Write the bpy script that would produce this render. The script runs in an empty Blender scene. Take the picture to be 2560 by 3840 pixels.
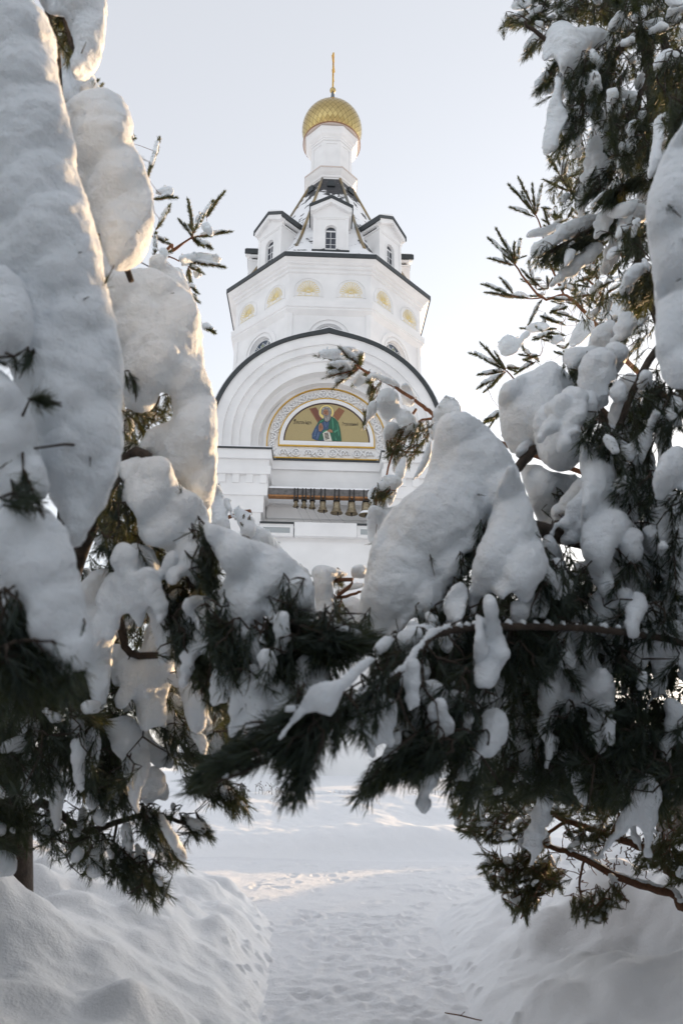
import bpy, math, random
import numpy as np
from mathutils import Vector, Matrix
random.seed(7)
RNG = np.random.default_rng(11)
R = math.radians
PI = math.pi
scene = bpy.context.scene
COL = scene.collection

# ------------------------------------------------------------------ mesh helpers
class MB:
    """collects pieces of ONE mesh"""
    def __init__(s):
        s.v = []; s.f = []
    def add(s, vs, fs):
        b = len(s.v)
        s.v.extend([tuple(p) for p in vs])
        s.f.extend([tuple(i + b for i in f) for f in fs])
        return s
    def box(s, x0, x1, y0, y1, z0, z1, M=None):
        vs = [(x0,y0,z0),(x1,y0,z0),(x1,y1,z0),(x0,y1,z0),(x0,y0,z1),(x1,y0,z1),(x1,y1,z1),(x0,y1,z1)]
        if M is not None: vs = [M @ Vector(p) for p in vs]
        return s.add(vs, [(0,3,2,1),(4,5,6,7),(0,1,5,4),(1,2,6,5),(2,3,7,6),(3,0,4,7)])
    def loft(s, rings, closed=True, cap0=False, cap1=False):
        n = len(rings[0]); vs = [p for r in rings for p in r]; fs = []
        for k in range(len(rings)-1):
            for i in range(n if closed else n-1):
                j = (i+1) % n
                fs.append((k*n+i, k*n+j, (k+1)*n+j, (k+1)*n+i))
        if cap0: fs.append(tuple(range(n))[::-1])
        if cap1: fs.append(tuple((len(rings)-1)*n+i for i in range(n)))
        return s.add(vs, fs)
    def octo(s, prof, cap0=False, cap1=False):
        """octagonal loft through (apothem, z)"""
        rings = []
        for a, z in prof:
            r = a / math.cos(PI/8)
            rings.append([(r*math.cos(PI/8 + k*PI/4 - PI/2 - PI/4), r*math.sin(PI/8 + k*PI/4 - PI/2 - PI/4), z) for k in range(8)])
        return s.loft(rings, True, cap0, cap1)
    def lathe(s, prof, n=24, c=(0,0), M=None, cap0=False, cap1=False):
        rings = []
        for r, z in prof:
            ring = [(c[0]+r*math.cos(2*PI*k/n), c[1]+r*math.sin(2*PI*k/n), z) for k in range(n)]
            if M is not None: ring = [tuple(M @ Vector(p)) for p in ring]
            rings.append(ring)
        return s.loft(rings, True, cap0, cap1)
    def tube(s, pts, rad, n=6, caps=True):
        pts = [Vector(p) for p in pts]
        if not hasattr(rad, '__len__'): rad = [rad]*len(pts)
        rings = []; up = Vector((0.13,0.21,1)).normalized()
        for i, p in enumerate(pts):
            t = (pts[min(i+1,len(pts)-1)] - pts[max(i-1,0)])
            if t.length < 1e-9: t = Vector((0,0,1))
            t.normalize()
            if abs(t.dot(up)) > .97: up = Vector((1,.1,0)).normalized()
            a = t.cross(up).normalized(); b = t.cross(a).normalized(); up = -b if b.dot(up) < 0 else b
            rings.append([tuple(p + (a*math.cos(2*PI*k/n) + b*math.sin(2*PI*k/n))*rad[i]) for k in range(n)])
        return s.loft(rings, True, caps, caps)
    def poly_prism(s, pts, M, d0, d1):
        """2-D outline (u,w) swept from depth d0 to d1; M maps (u, d, w)"""
        a = [M @ Vector((u, d0, w)) for u, w in pts]; b = [M @ Vector((u, d1, w)) for u, w in pts]
        n = len(pts)
        return s.add(a+b, [tuple(range(n)), tuple(range(2*n-1, n-1, -1))] + [(i, i+n, (i+1)%n+n, (i+1)%n) for i in range(n)])
    def strip(s, inner, outer, M, d0, d1):
        """band between two open outlines of equal length, depth d0..d1"""
        n = len(inner)
        rings = []
        for (a, b) in zip(inner, outer):
            rings.append([M @ Vector((a[0], d0, a[1])), M @ Vector((a[0], d1, a[1])), M @ Vector((b[0], d1, b[1])), M @ Vector((b[0], d0, b[1]))])
        return s.loft(rings, True, True, True)
    def sphere(s, c, r, n=10, m=6, sz=1.0):
        prof = [(r*math.sin(PI*k/m) + 1e-4, c[2] - r*sz*math.cos(PI*k/m)) for k in range(m+1)]
        return s.lathe(prof, n, (c[0], c[1]))
    def build(s, name, m, parent=None, smooth=False):
        me = bpy.data.meshes.new(name)
        me.from_pydata(s.v, [], s.f); me.update()
        if smooth: me.polygons.foreach_set('use_smooth', [True]*len(me.polygons))
        o = bpy.data.objects.new(name, me); COL.objects.link(o)
        if m is not None: me.materials.append(m)
        if parent is not None: o.parent = parent
        return o

def mesh_np(name, V, F, m, parent=None, smooth=False):
    """V (n,3), F (k,3) or (k,4)"""
    V = np.ascontiguousarray(V, dtype=np.float32); F = np.ascontiguousarray(F, dtype=np.int32)
    me = bpy.data.meshes.new(name); k = F.shape[1]
    me.vertices.add(len(V)); me.vertices.foreach_set('co', V.ravel())
    me.loops.add(F.size); me.loops.foreach_set('vertex_index', F.ravel())
    me.polygons.add(len(F)); me.polygons.foreach_set('loop_start', np.arange(0, F.size, k, dtype=np.int32))
    if smooth: me.polygons.foreach_set('use_smooth', np.ones(len(F), dtype=bool))
    me.update(calc_edges=True); me.validate()
    o = bpy.data.objects.new(name, me); COL.objects.link(o)
    if m is not None: me.materials.append(m)
    if parent is not None: o.parent = parent
    return o

def tag(o, label=None, cat=None, group=None, kind=None):
    if label: o['label'] = label
    if cat: o['category'] = cat
    if group: o['group'] = group
    if kind: o['kind'] = kind
    return o
def empty(name, loc=(0,0,0), rz=0.0):
    o = bpy.data.objects.new(name, None); COL.objects.link(o)
    o.location = loc; o.rotation_euler = (0,0,rz); o.empty_display_size = .3
    return o

# ------------------------------------------------------------------ materials
def mat(name, col, rough=.6, metal=0., var=0., vscale=6., bump=0., bscale=40., spec=.5, sss=0., col2=None, trans=0.):
    m = bpy.data.materials.new(name); m.use_nodes = True
    nt = m.node_tree; b = nt.nodes['Principled BSDF']
    b.inputs['Base Color'].default_value = (*col, 1); b.inputs['Roughness'].default_value = rough
    b.inputs['Metallic'].default_value = metal; b.inputs['Specular IOR Level'].default_value = spec
    tc = nt.nodes.new('ShaderNodeTexCoord')
    if var or col2:
        n = nt.nodes.new('ShaderNodeTexNoise'); n.inputs['Scale'].default_value = vscale; n.inputs['Detail'].default_value = 6
        nt.links.new(tc.outputs['Object'], n.inputs['Vector'])
        r = nt.nodes.new('ShaderNodeValToRGB'); r.color_ramp.elements[0].position = .3; r.color_ramp.elements[1].position = .7
        c2 = col2 or tuple(min(1, c*(1+var)) for c in col); c1 = col if col2 else tuple(c*(1-var) for c in col)
        r.color_ramp.elements[0].color = (*c1, 1); r.color_ramp.elements[1].color = (*c2, 1)
        nt.links.new(n.outputs['Fac'], r.inputs['Fac']); nt.links.new(r.outputs['Color'], b.inputs['Base Color'])
    if bump:
        n2 = nt.nodes.new('ShaderNodeTexNoise'); n2.inputs['Scale'].default_value = bscale; n2.inputs['Detail'].default_value = 5
        nt.links.new(tc.outputs['Object'], n2.inputs['Vector'])
        bp = nt.nodes.new('ShaderNodeBump'); bp.inputs['Strength'].default_value = 1.; bp.inputs['Distance'].default_value = bump
        nt.links.new(n2.outputs['Fac'], bp.inputs['Height']); nt.links.new(bp.outputs['Normal'], b.inputs['Normal'])
    if sss:
        b.inputs['Subsurface Weight'].default_value = sss
        b.inputs['Subsurface Radius'].default_value = (.06, .05, .045); b.inputs['Subsurface Scale'].default_value = .5
    return m
M = {}
M['plaster'] = mat('white_plaster', (.80,.80,.80), .75, var=.06, vscale=.9, bump=.002, bscale=25)
M['flash'] = mat('dark_sheet_metal', (.028,.034,.037), .45, var=.2, vscale=3)
M['gold'] = mat('gilded_copper', (.52,.39,.17), .11, 1.0, var=.1, vscale=2.5, bump=.004, bscale=3.)
M['gilt'] = mat('gilt_paint', (.62,.38,.07), .35, .7)
M['palegilt'] = mat('pale_gilding', (.82,.69,.37), .4, .35)
M['seam'] = mat('dark_seam', (.03,.027,.02), .5)
M['soffit'] = mat('beige_soffit', (.62,.54,.49), .7)
M['copper'] = mat('copper_edge', (.30,.16,.09), .4, .7)
M['glass'] = mat('dark_window_glass', (.02,.026,.04), .06, spec=.8)
M['glassb'] = mat('blue_window_glass', (.035,.055,.085), .1, spec=.8)
M['frame'] = mat('white_window_frame', (.78,.79,.80), .4)
M['bronze'] = mat('bell_bronze', (.30,.25,.17), .42, .85, var=.25, vscale=14, bump=.004, bscale=60)
M['iron'] = mat('dark_iron', (.03,.028,.028), .5, .4)
M['beam'] = mat('weathered_grey_timber', (.13,.125,.125), .8, var=.4, vscale=5, bump=.004)
M['rust'] = mat('rusty_flange', (.30,.14,.05), .7, var=.3, vscale=8)
M['grille'] = mat('grey_lattice', (.36,.39,.40), .6, var=.25, vscale=60)
M['rib'] = mat('tarnished_rib_metal', (.20,.20,.18), .35, .6, col2=(.35,.24,.09), vscale=.7)
M['rope'] = mat('bell_rope', (.4,.4,.4), .9)
M['bark'] = mat('pine_bark', (.042,.029,.021), .9, var=.5, vscale=20, bump=.012, bscale=35)
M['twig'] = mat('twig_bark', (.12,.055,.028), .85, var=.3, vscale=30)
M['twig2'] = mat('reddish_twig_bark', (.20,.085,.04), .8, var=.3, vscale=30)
M['granite'] = mat('dark_granite', (.05,.036,.03), .45, var=.35, vscale=60)
M['kerb'] = mat('dark_granite_kerb', (.035,.037,.04), .6, var=.3, vscale=30)
M['weed'] = mat('dry_weed', (.05,.035,.02), .9)

def snow_mat(name, col, bump, bscale, sss):
    m = mat(name, col, .55, spec=.25, sss=sss)
    nt = m.node_tree; b = nt.nodes['Principled BSDF']; tc = nt.nodes.new('ShaderNodeTexCoord')
    last = None
    for sc, d in ((bscale, bump), (bscale*4.3, bump*.35)):
        n2 = nt.nodes.new('ShaderNodeTexNoise'); n2.inputs['Scale'].default_value = sc; n2.inputs['Detail'].default_value = 6; n2.inputs['Roughness'].default_value = .6
        nt.links.new(tc.outputs['Object'], n2.inputs['Vector'])
        bp = nt.nodes.new('ShaderNodeBump'); bp.inputs['Distance'].default_value = d; bp.inputs['Strength'].default_value = 1.
        nt.links.new(n2.outputs['Fac'], bp.inputs['Height'])
        if last: nt.links.new(last.outputs['Normal'], bp.inputs['Normal'])
        last = bp
    nt.links.new(last.outputs['Normal'], b.inputs['Normal'])
    return m
M['snow'] = snow_mat('fresh_snow', (.84,.88,.92), .016, 34, .2)
M['gsnow'] = snow_mat('ground_snow', (.86,.87,.89), .012, 14, 0)
M['psnow'] = snow_mat('trodden_snow', (.82,.83,.855), .016, 18, 0)
M['rsnow'] = snow_mat('roof_snow', (.86,.87,.89), .02, 5, 0)

def needle_mat(name, c1, c2):
    m = mat(name, c1, .5, col2=c2, vscale=7., spec=.4)
    nt = m.node_tree; b = nt.nodes['Principled BSDF']; out = nt.nodes['Material Output']
    tr = nt.nodes.new('ShaderNodeBsdfTranslucent'); tr.inputs['Color'].default_value = (.15,.16,.03,1)
    mx = nt.nodes.new('ShaderNodeMixShader'); mx.inputs['Fac'].default_value = .22
    nt.links.new(b.outputs['BSDF'], mx.inputs[1]); nt.links.new(tr.outputs['BSDF'], mx.inputs[2]); nt.links.new(mx.outputs['Shader'], out.inputs['Surface'])
    return m
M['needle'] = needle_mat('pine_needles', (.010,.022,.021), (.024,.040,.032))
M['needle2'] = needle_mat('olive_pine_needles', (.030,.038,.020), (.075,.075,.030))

def roof_mat():
    """dark shingles with wind-blown snow lying on most of them"""
    m = mat('snowy_shingle_roof', (.86,.87,.89), .6)
    nt = m.node_tree; b = nt.nodes['Principled BSDF']; tc = nt.nodes.new('ShaderNodeTexCoord')
    n = nt.nodes.new('ShaderNodeTexNoise'); n.inputs['Scale'].default_value = 1.15; n.inputs['Detail'].default_value = 9; n.inputs['Roughness'].default_value = .62
    mp = nt.nodes.new('ShaderNodeMapping'); mp.inputs['Scale'].default_value = (1,1,1.6); mp.inputs['Location'].default_value = (3.1,1.7,.4)
    nt.links.new(tc.outputs['Object'], mp.inputs['Vector']); nt.links.new(mp.outputs['Vector'], n.inputs['Vector'])
    r = nt.nodes.new('ShaderNodeValToRGB'); r.color_ramp.elements[0].position = .405; r.color_ramp.elements[1].position = .42
    r.color_ramp.elements[0].color = (0,0,0,1); r.color_ramp.elements[1].color = (1,1,1,1)
    # shingle strip just under the lantern stays bare
    sx = nt.nodes.new('ShaderNodeSeparateXYZ'); nt.links.new(tc.outputs['Object'], sx.inputs['Vector'])
    mr = nt.nodes.new('ShaderNodeMapRange'); mr.inputs['From Min'].default_value = 33.2; mr.inputs['From Max'].default_value = 35.3
    mr.inputs['To Min'].default_value = 0.; mr.inputs['To Max'].default_value = .3
    nt.links.new(sx.outputs['Z'], mr.inputs['Value'])
    sb = nt.nodes.new('ShaderNodeMath'); sb.operation = 'SUBTRACT'
    nt.links.new(n.outputs['Fac'], sb.inputs[0]); nt.links.new(mr.outputs['Result'], sb.inputs[1]); nt.links.new(sb.outputs[0], r.inputs['Fac'])
    w = nt.nodes.new('ShaderNodeTexBrick'); w.inputs['Scale'].default_value = 3.; w.inputs['Color1'].default_value = (.03,.032,.036,1); w.inputs['Color2'].default_value = (.05,.05,.055,1); w.inputs['Mortar'].default_value = (.012,.012,.014,1)
    nt.links.new(tc.outputs['Object'], w.inputs['Vector'])
    mx = nt.nodes.new('ShaderNodeMix'); mx.data_type = 'RGBA'
    nt.links.new(r.outputs['Color'], mx.inputs[0]); nt.links.new(w.outputs['Color'], mx.inputs[6]); mx.inputs[7].default_value = (.86,.87,.89,1)
    nt.links.new(mx.outputs[2], b.inputs['Base Color'])
    bp = nt.nodes.new('ShaderNodeBump'); bp.inputs['Distance'].default_value = .05
    nt.links.new(r.outputs['Color'], bp.inputs['Height']); nt.links.new(bp.outputs['Normal'], b.inputs['Normal'])
    return m
M['roof'] = roof_mat()

# ------------------------------------------------------------------ bell tower (own frame: front = -y)
TP = (-.922, 36.0); TPSI = R(2.06)
T = empty('bell_tower', (TP[0], TP[1], 0), TPSI)
tag(T, 'tall white octagonal bell tower with golden dome, tent roof and arched front', 'bell tower')
t8 = math.tan(PI/8)
def FM(k, a):   # facet frame: (u, d outward, z) -> tower frame ; k=0 front, +1 = next to the right
    ang = k*PI/4
    return Matrix(((math.cos(ang), math.sin(ang), 0, a*math.sin(ang)), (math.sin(ang), -math.cos(ang), 0, -a*math.cos(ang)), (0,0,1,0), (0,0,0,1)))
def arc(cx, cz, r, a0, a1, n):
    return [(cx + r*math.cos(R(a0 + (a1-a0)*i/n)), cz + r*math.sin(R(a0 + (a1-a0)*i/n))) for i in range(n+1)]
def stilt(cx, cz, r, zb, n=20):
    return [(cx+r, zb)] + arc(cx, cz, r, 0, 180, n) + [(cx-r, zb)]

# lower block and facade
YF = -6.1
b = MB()
b.box(-5.5, 5.5, -4.55, 5.5, .9, 15.3)                       # core (recess wall behind the bells)
b.box(-5.6, 5.6, -5.98, -4.55, .9, 10.8)                     # plain lower wall in front
b.box(-2.95, 2.95, -5.93, -4.55, 10.8, 11.42)                # sill under the bells
for sx in (-1, 1):
    def bx(xi, yf, z0, z1, xo=5.6):
        x0, x1 = sorted((sx*xi, sx*xo)); b.box(x0, x1, yf, -4.55, z0, z1)
    bx(2.5, -6.25, 14.6, 15.06); bx(2.6, -6.12, 14.25, 14.6); bx(2.5, -6.25, 13.85, 14.25)
    bx(2.63, -6.10, 13.45, 13.85); bx(2.60, -6.13, 12.88, 13.45); bx(2.76, -6.05, 12.1, 12.88); bx(2.86, -6.0, 10.8, 12.1)
    for i in range(5):
        x = sx*(2.82 + i*.61)
        b.box(x-.15, x+.15, -6.19, -6.08, 13.45, 13.85)
    for k in range(3): # mouldings on the returns
        pass
b.box(-2.5, 2.5, -5.02, -4.55, 14.62, 15.06); b.box(-2.6, 2.6, -4.9, -4.55, 12.95, 14.62); b.box(-2.7, 2.7, -4.72, -4.55, 12.3, 12.95)
for i in range(9):
    x = -2.2 + i*.545
    b.box(x-.13, x+.13, -4.955, -4.89, 13.55, 13.86)
b.build('lower_wall', M['plaster'], T)
b = MB()
for sx in (-1, 1):
    x0, x1 = sorted((sx*2.46, sx*5.62)); b.box(x0, x1, -6.32, -5.0, 15.06, 15.13)
b.box(-2.46, 2.46, -5.09, -4.6, 15.06, 15.13)
b.build('ledge_flashing', M['flash'], T)
for sx in (-1, 1):
    b = MB(); x0, x1 = sorted((sx*2.5, sx*5.58)); b.box(x0, x1, -6.27, -5.0, 15.13, 15.19); b.build('ledge_snow', M['rsnow'], T)
# parapet under the bells
b = MB(); b.box(-1.34, 1.38, -6.30, -5.93, 10.98, 11.60); pp = b.build('parapet_panel', M['plaster'], T)
for sx in (-1, 1):
    x0, x1 = sorted((sx*1.39, sx*2.84)); xm = (x0+x1)/2
    g = MB(); g.box(x0, x1, -6.24, -5.93, 10.98, 11.52)
    for (q0, q1, w0, w1) in ((x0+.1, x1-.1, 11.36, 11.40), (x0+.1, x1-.1, 11.06, 11.10), (x0+.1, x0+.14, 11.10, 11.36), (x1-.14, x1-.1, 11.10, 11.36)):
        g.box(q0, q1, -6.265, -6.24, w0, w1)
    gb = g.build('grille_box', M['plaster'], T)
    g = MB(); g.box(x0+.15, x1-.15, -6.25, -6.24, 11.11, 11.35); g.build('lattice', M['grille'], gb)
    g = MB(); g.box(x0-.02, x1+.02, -6.30, -5.93, 11.52, 11.60); g.build('flashing', M['flash'], gb)

# kokoshnik arch over the front
KZ, KY = 15.87, -6.2
I3 = Matrix(((1,0,0,0),(0,1,0,0),(0,0,1,0),(0,0,0,1)))
def keel(r, tip, n=48, zb=15.13):
    r *= .97; tip *= .52; pts = [(r, zb)]
    for i in range(n+1):
        a = 180*i/n; q = r + tip*math.exp(-abs(a-90)/6.5)
        pts.append((q*math.cos(R(a)), KZ + q*math.sin(R(a))))
    return pts + [(-r, zb)]
b = MB()
b.strip(keel(4.92,.16), keel(5.42,.32), I3, KY, -4.6)
b.strip(keel(4.62,.10), keel(4.919,.16), I3, KY+.10, -4.6)
b.strip(keel(4.50,.07), keel(4.619,.10), I3, KY+.02, -4.6)
b.strip(keel(4.15,.02), keel(4.499,.07), I3, KY+.22, -4.6)
b.strip(keel(3.62,0), keel(4.149,.02), I3, KY+.34, -4.6)
b.strip(keel(3.30,0), keel(3.619,0), I3, -5.35, -4.6)
ka = b.build('front_arch', M['plaster'], T)
b = MB(); b.strip(keel(5.425,.32), keel(5.62,.48), I3, KY-.09, -3.4); b.build('roof_edge', M['flash'], ka)
b = MB(); b.strip(keel(5.625,.50), keel(5.70,.57), I3, KY+.02, -3.3); b.build('snow', M['rsnow'], ka)
b = MB()
rg = [[(x, y, z) for x, z in keel(5.40, .3, 40)] for y in (-3.4, 0.0)]
b.loft(rg, False); b.build('vault_roof', M['rsnow'], ka)

# tympanum with carved frame, gilt mouldings and mosaic icon
TY = -4.9
b = MB()
b.poly_prism(arc(0, KZ, 3.32, 0, 180, 48) + [(-3.32,15.1),(3.32,15.1)], I3, -4.88, -4.5)
tym = b.build('tympanum', M['plaster'], T)
IZ = 16.13
def seg(r, zb, n=40):  return [(r, zb)] + arc(0, IZ, r, 2, 178, n) + [(-r, zb)]
b = MB(); b.strip(seg(2.06, IZ-.02), seg(2.24, IZ-.02), I3, -4.99, -4.88); b.box(-2.24, 2.24, -4.99, -4.88, IZ-.23, IZ-.02)
b.strip(seg(2.86, 15.2), seg(3.0, 15.2), I3, -4.96, -4.88)
b.build('picture_frame', M['plaster'], tym)
b = MB()
b.strip(seg(2.25, IZ-.24), seg(2.295, IZ-.24), I3, -5.0, -4.88); b.box(-2.295, 2.295, -5.0, -4.88, IZ-.29, IZ-.24)
b.strip(seg(2.815, 15.62), seg(2.858, 15.62), I3, -4.99, -4.88); b.box(-2.6, 2.6, -4.99, -4.88, 15.215, 15.255)
b.build('gilt_moulding', M['gilt'], tym)
b = MB()
def scroll(cx, cz, ang, sgn):
    """one carved S-scroll unit with its trefoils"""
    ca, sa = math.cos(ang), math.sin(ang)
    def W(u, w): return (cx + u*ca - w*sa, -4.93, cz + u*sa + w*ca)
    for s2 in (-1, 1):
        pts = [W(s2*.29 + .19*math.cos(R(q)), .02*s2*sgn + .19*math.sin(R(q))) for q in range(0, 361, 24)] if s2*sgn > 0 else [W(s2*.29 + .19*math.cos(R(q)), .02*s2*sgn + .19*math.sin(R(q))) for q in range(-20, 240, 20)]
        b.tube(pts, .042, 5)
        for q in (90, 210, 330):
            p = W(s2*.29 + .075*math.cos(R(q)), .075*math.sin(R(q)))
            b.sphere(p, .062, 7, 5)
    b.tube([W(-.14,-.16*sgn), W(0,0), W(.14,.16*sgn)], .042, 5)
    b.sphere(W(0, -.17*sgn), .06, 7, 5)
for i in range(8):
    a = R(11 + i*22.6); scroll(2.555*math.cos(a), IZ + 2.555*math.sin(a), a + PI/2, 1 if i < 4 else -1)
for i in range(4):
    scroll(-1.74 + i*1.16, 15.53, 0, 1 if i < 2 else -1)
for sx in (-1, 1): scroll(sx*2.55, 15.6, PI/2, sx)
b.build('carved_ornament', M['plaster'], tym, True)

def flat(name, col, rough=.45, var=.12, vs=40): return mat(name, col, rough, var=var, vscale=vs, bump=.001, bscale=120)
b = MB(); b.poly_prism(arc(0, IZ, 2.055, 0, 180, 48), I3, -4.93, -4.885)
icon = b.build('mosaic_icon', flat('mosaic_ochre_ground', (.39,.31,.145), .4, .1), T)
icon['label'] = 'arched mosaic of a haloed bearded saint holding a scroll'
def ip(x, y):
    base = 750 + 20*(x-243)/972
    return ((x-729)/238.8 - .035, IZ + (base - y)/210.8)
layer = [0]
def shape(name, polys, m):
    layer[0] += 1
    for P in polys:
        q = MB(); q.poly_prism([ip(*p) for p in P][::-1], I3, -4.93 - .004*layer[0], -4.925); q.build(name, m, icon)
def ell(cx, cy, rx, ry, n=20): return [(cx+rx*math.cos(2*PI*i/n), cy+ry*math.sin(2*PI*i/n)) for i in range(n)]
C = {k: flat('mosaic_'+k, v) for k, v in dict(brown=(.16,.055,.03), brown2=(.24,.10,.045), halo=(.75,.60,.20), blue=(.035,.07,.15), blue2=(.10,.16,.27), green=(.012,.10,.055), green2=(.06,.25,.15), skin=(.32,.16,.085), grey=(.20,.19,.18), grey2=(.45,.43,.41), paper=(.66,.64,.56), black=(.018,.014,.012), border=(.05,.02,.02)).items()}
q = MB(); q.strip(arc(0, IZ, 2.0, 0, 180, 48), arc(0, IZ, 2.07, 0, 180, 48), I3, -4.945, -4.885); q.box(-2.07, 2.07, -4.945, -4.885, IZ-.035, IZ+.005); q.build('dark_border', C['border'], icon)
shape('saltire_beam', [[(528,395),(605,375),(700,505),(632,555)]], C['brown']); shape('saltire_beam', [[(872,376),(938,415),(862,530),(795,460)]], C['brown2'])
shape('beam_edge', [[(528,395),(540,388),(640,548),(632,555)], [(872,376),(885,384),(805,470),(795,460)]], C['brown2'])
shape('halo_rim', [ell(727,432,92,88)], C['grey']); shape('halo', [ell(727,432,86,82)], C['halo'])
shape('robe', [[(690,505),(640,540),(605,600),(567,680),(570,725),(610,745),(640,752),(905,757),(895,660),(880,600),(860,540),(820,500),(780,478),(700,490)]], C['blue'])
shape('cloak', [[(775,480),(830,505),(865,545),(885,610),(900,700),(906,757),(792,754),(772,690),(750,640),(762,560)], [(697,503),(650,530),(612,595),(640,575),(705,535)], [(660,690),(700,635),(770,622),(725,690),(690,745),(640,750)]], C['green'])
shape('cloak_fold', [[(790,500),(800,505),(815,600),(805,640)], [(850,560),(858,565),(880,690),(872,700)], [(815,650),(870,620),(876,632),(825,668)], [(825,690),(850,745),(840,748)], [(690,650),(740,632),(742,640),(700,662)], [(660,540),(690,520),(692,528),(650,556)]], C['green2'])
shape('robe_fold', [[(610,625),(622,620),(600,700),(588,712)], [(640,660),(650,662),(632,730),(620,732)], [(705,540),(715,545),(730,600),(722,605)], [(740,540),(748,545),(742,590),(736,588)], [(580,700),(610,690),(608,700),(585,715)]], C['blue2'])
shape('scroll', [[(690,672),(738,642),(766,655),(797,755),(710,755)]], C['paper'])
shape('raised_hand', [[(640,612),(645,575),(660,558),(668,562),(675,560),(690,590),(694,622),(672,652),(650,652)]], C['skin'])
shape('lower_hand', [[(733,648),(770,624),(800,640),(803,664),(770,662)]], C['skin'])
shape('hair', [[(667,452),(668,410),(680,385),(705,371),(740,370),(768,384),(785,410),(788,448),(772,470),(750,470),(690,470)]], C['grey'])
shape('face', [ell(720,447,32,44)], C['skin'])
shape('beard', [[(694,462),(700,490),(698,512),(715,540),(742,546),(770,522),(782,485),(776,455),(756,468),(738,472),(718,466)]], C['grey'])
shape('hair_strand', [[(680,400),(700,382),(704,388),(688,410)], [(712,376),(750,380),(748,386),(714,384)], [(760,392),(776,420),(770,424),(756,398)], [(715,500),(722,500),(730,530),(724,532)], [(745,490),(752,490),(752,528),(746,530)], [(705,475),(716,472),(716,480),(708,486)]], C['grey2'])
shape('facial_feature', [[(698,430),(714,428),(714,434),(698,436)], [(724,428),(742,430),(742,436),(724,434)], [(716,434),(722,434),(724,460),(712,460)], [(708,474),(734,474),(732,479),(710,479)], [(655,590),(659,588),(664,618),(660,620)], [(668,586),(672,585),(677,615),(673,617)]], C['brown'])
shape('scroll_writing', [[(706+dx,676+dy-dx*.25),(752+dx,666+dy-dx*.25),(753+dx,671+dy-dx*.25),(707+dx,681+dy-dx*.25)] for dx, dy in ((0,0),(3,16),(7,32),(10,48),(13,64))], C['black'])
def lettering(txt, x0, x1, y, hgt):
    cu = bpy.data.curves.new('lettering', 'FONT'); cu.body = txt; cu.align_x = 'LEFT'; cu.size = 1.0
    o = bpy.data.objects.new('lettering', cu); COL.objects.link(o)
    dg = bpy.context.evaluated_depsgraph_get(); me = bpy.data.meshes.new_from_object(o.evaluated_get(dg))
    bpy.data.objects.remove(o); me.name = 'lettering'
    co = np.zeros(len(me.vertices)*3, np.float32); me.vertices.foreach_get('co', co); co = co.reshape(-1,3)
    mn, mx = co.min(0), co.max(0)
    a = ip(x0, y); c = ip(x1, y)
    nx = a[0] + (co[:,0]-mn[0])/(mx[0]-mn[0])*(c[0]-a[0]); nz = a[1] + (co[:,1]-mn[1])/(mx[1]-mn[1])*hgt
    me.vertices.foreach_set('co', np.c_[nx, np.full(len(nx), -4.938), nz].astype(np.float32).ravel()); me.update()
    ob = bpy.data.objects.new('lettering', me); COL.objects.link(ob); me.materials.append(C['black']); ob.parent = icon
lettering('Св апостолъ Андрей', 352, 557, 577, .26)
lettering('Первозванный', 912, 1094, 590, .24)
shape('titlo', [[(360,524),(376,520),(380,526),(362,530)]], C['black'])

# octagonal drum
AD = 5.0
b = MB(); b.octo([(5.1,23.62),(5.1,25.56),(5.19,25.60),(5.19,25.74),(5.30,25.80),(5.30,25.93),(5.41,25.98),(5.44,26.04),(5.55,26.12),(5.62,26.19),(5.62,26.21),(4.8,26.21)])
b.octo([(5.0,23.1),(5.22,23.34),(5.22,23.42),(5.28,23.46),(5.28,23.58),(5.30,23.80),(5.10,23.90)])
drum = b.build('drum_cornice', M['plaster'], T)
b = MB(); b.octo([(5.60,26.195),(5.69,26.195),(5.69,26.44),(5.5,26.47)]); b.build('roof_edge', M['flash'], drum)
# drum walls: facets with a round splayed window each
def wall_hole(q, Mx, u0, u1, z0, z1, cu, cz, r, depth):
    angs = sorted(set([2*PI*k/40 for k in range(40)] + [math.atan2(z-cz, u-cu) % (2*PI) for u in (u0,u1) for z in (z0,z1)]))
    inn, out = [], []
    for a in angs:
        ca, sa = math.cos(a), math.sin(a)
        k = min([(u1-cu)/ca if ca > 1e-9 else 1e9, (u0-cu)/ca if ca < -1e-9 else 1e9, (z1-cz)/sa if sa > 1e-9 else 1e9, (z0-cz)/sa if sa < -1e-9 else 1e9])
        inn.append((cu+r*ca, cz+r*sa)); out.append((cu+k*ca, cz+k*sa))
    rings = [[Mx @ Vector((u,0,z)) for u,z in out], [Mx @ Vector((u,0,z)) for u,z in inn], [Mx @ Vector((cu+(u-cu)*.90,-depth,cz+(z-cz)*.90)) for u,z in inn]]
    q.loft(rings)
b = MB()
WZ = 21.8
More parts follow.
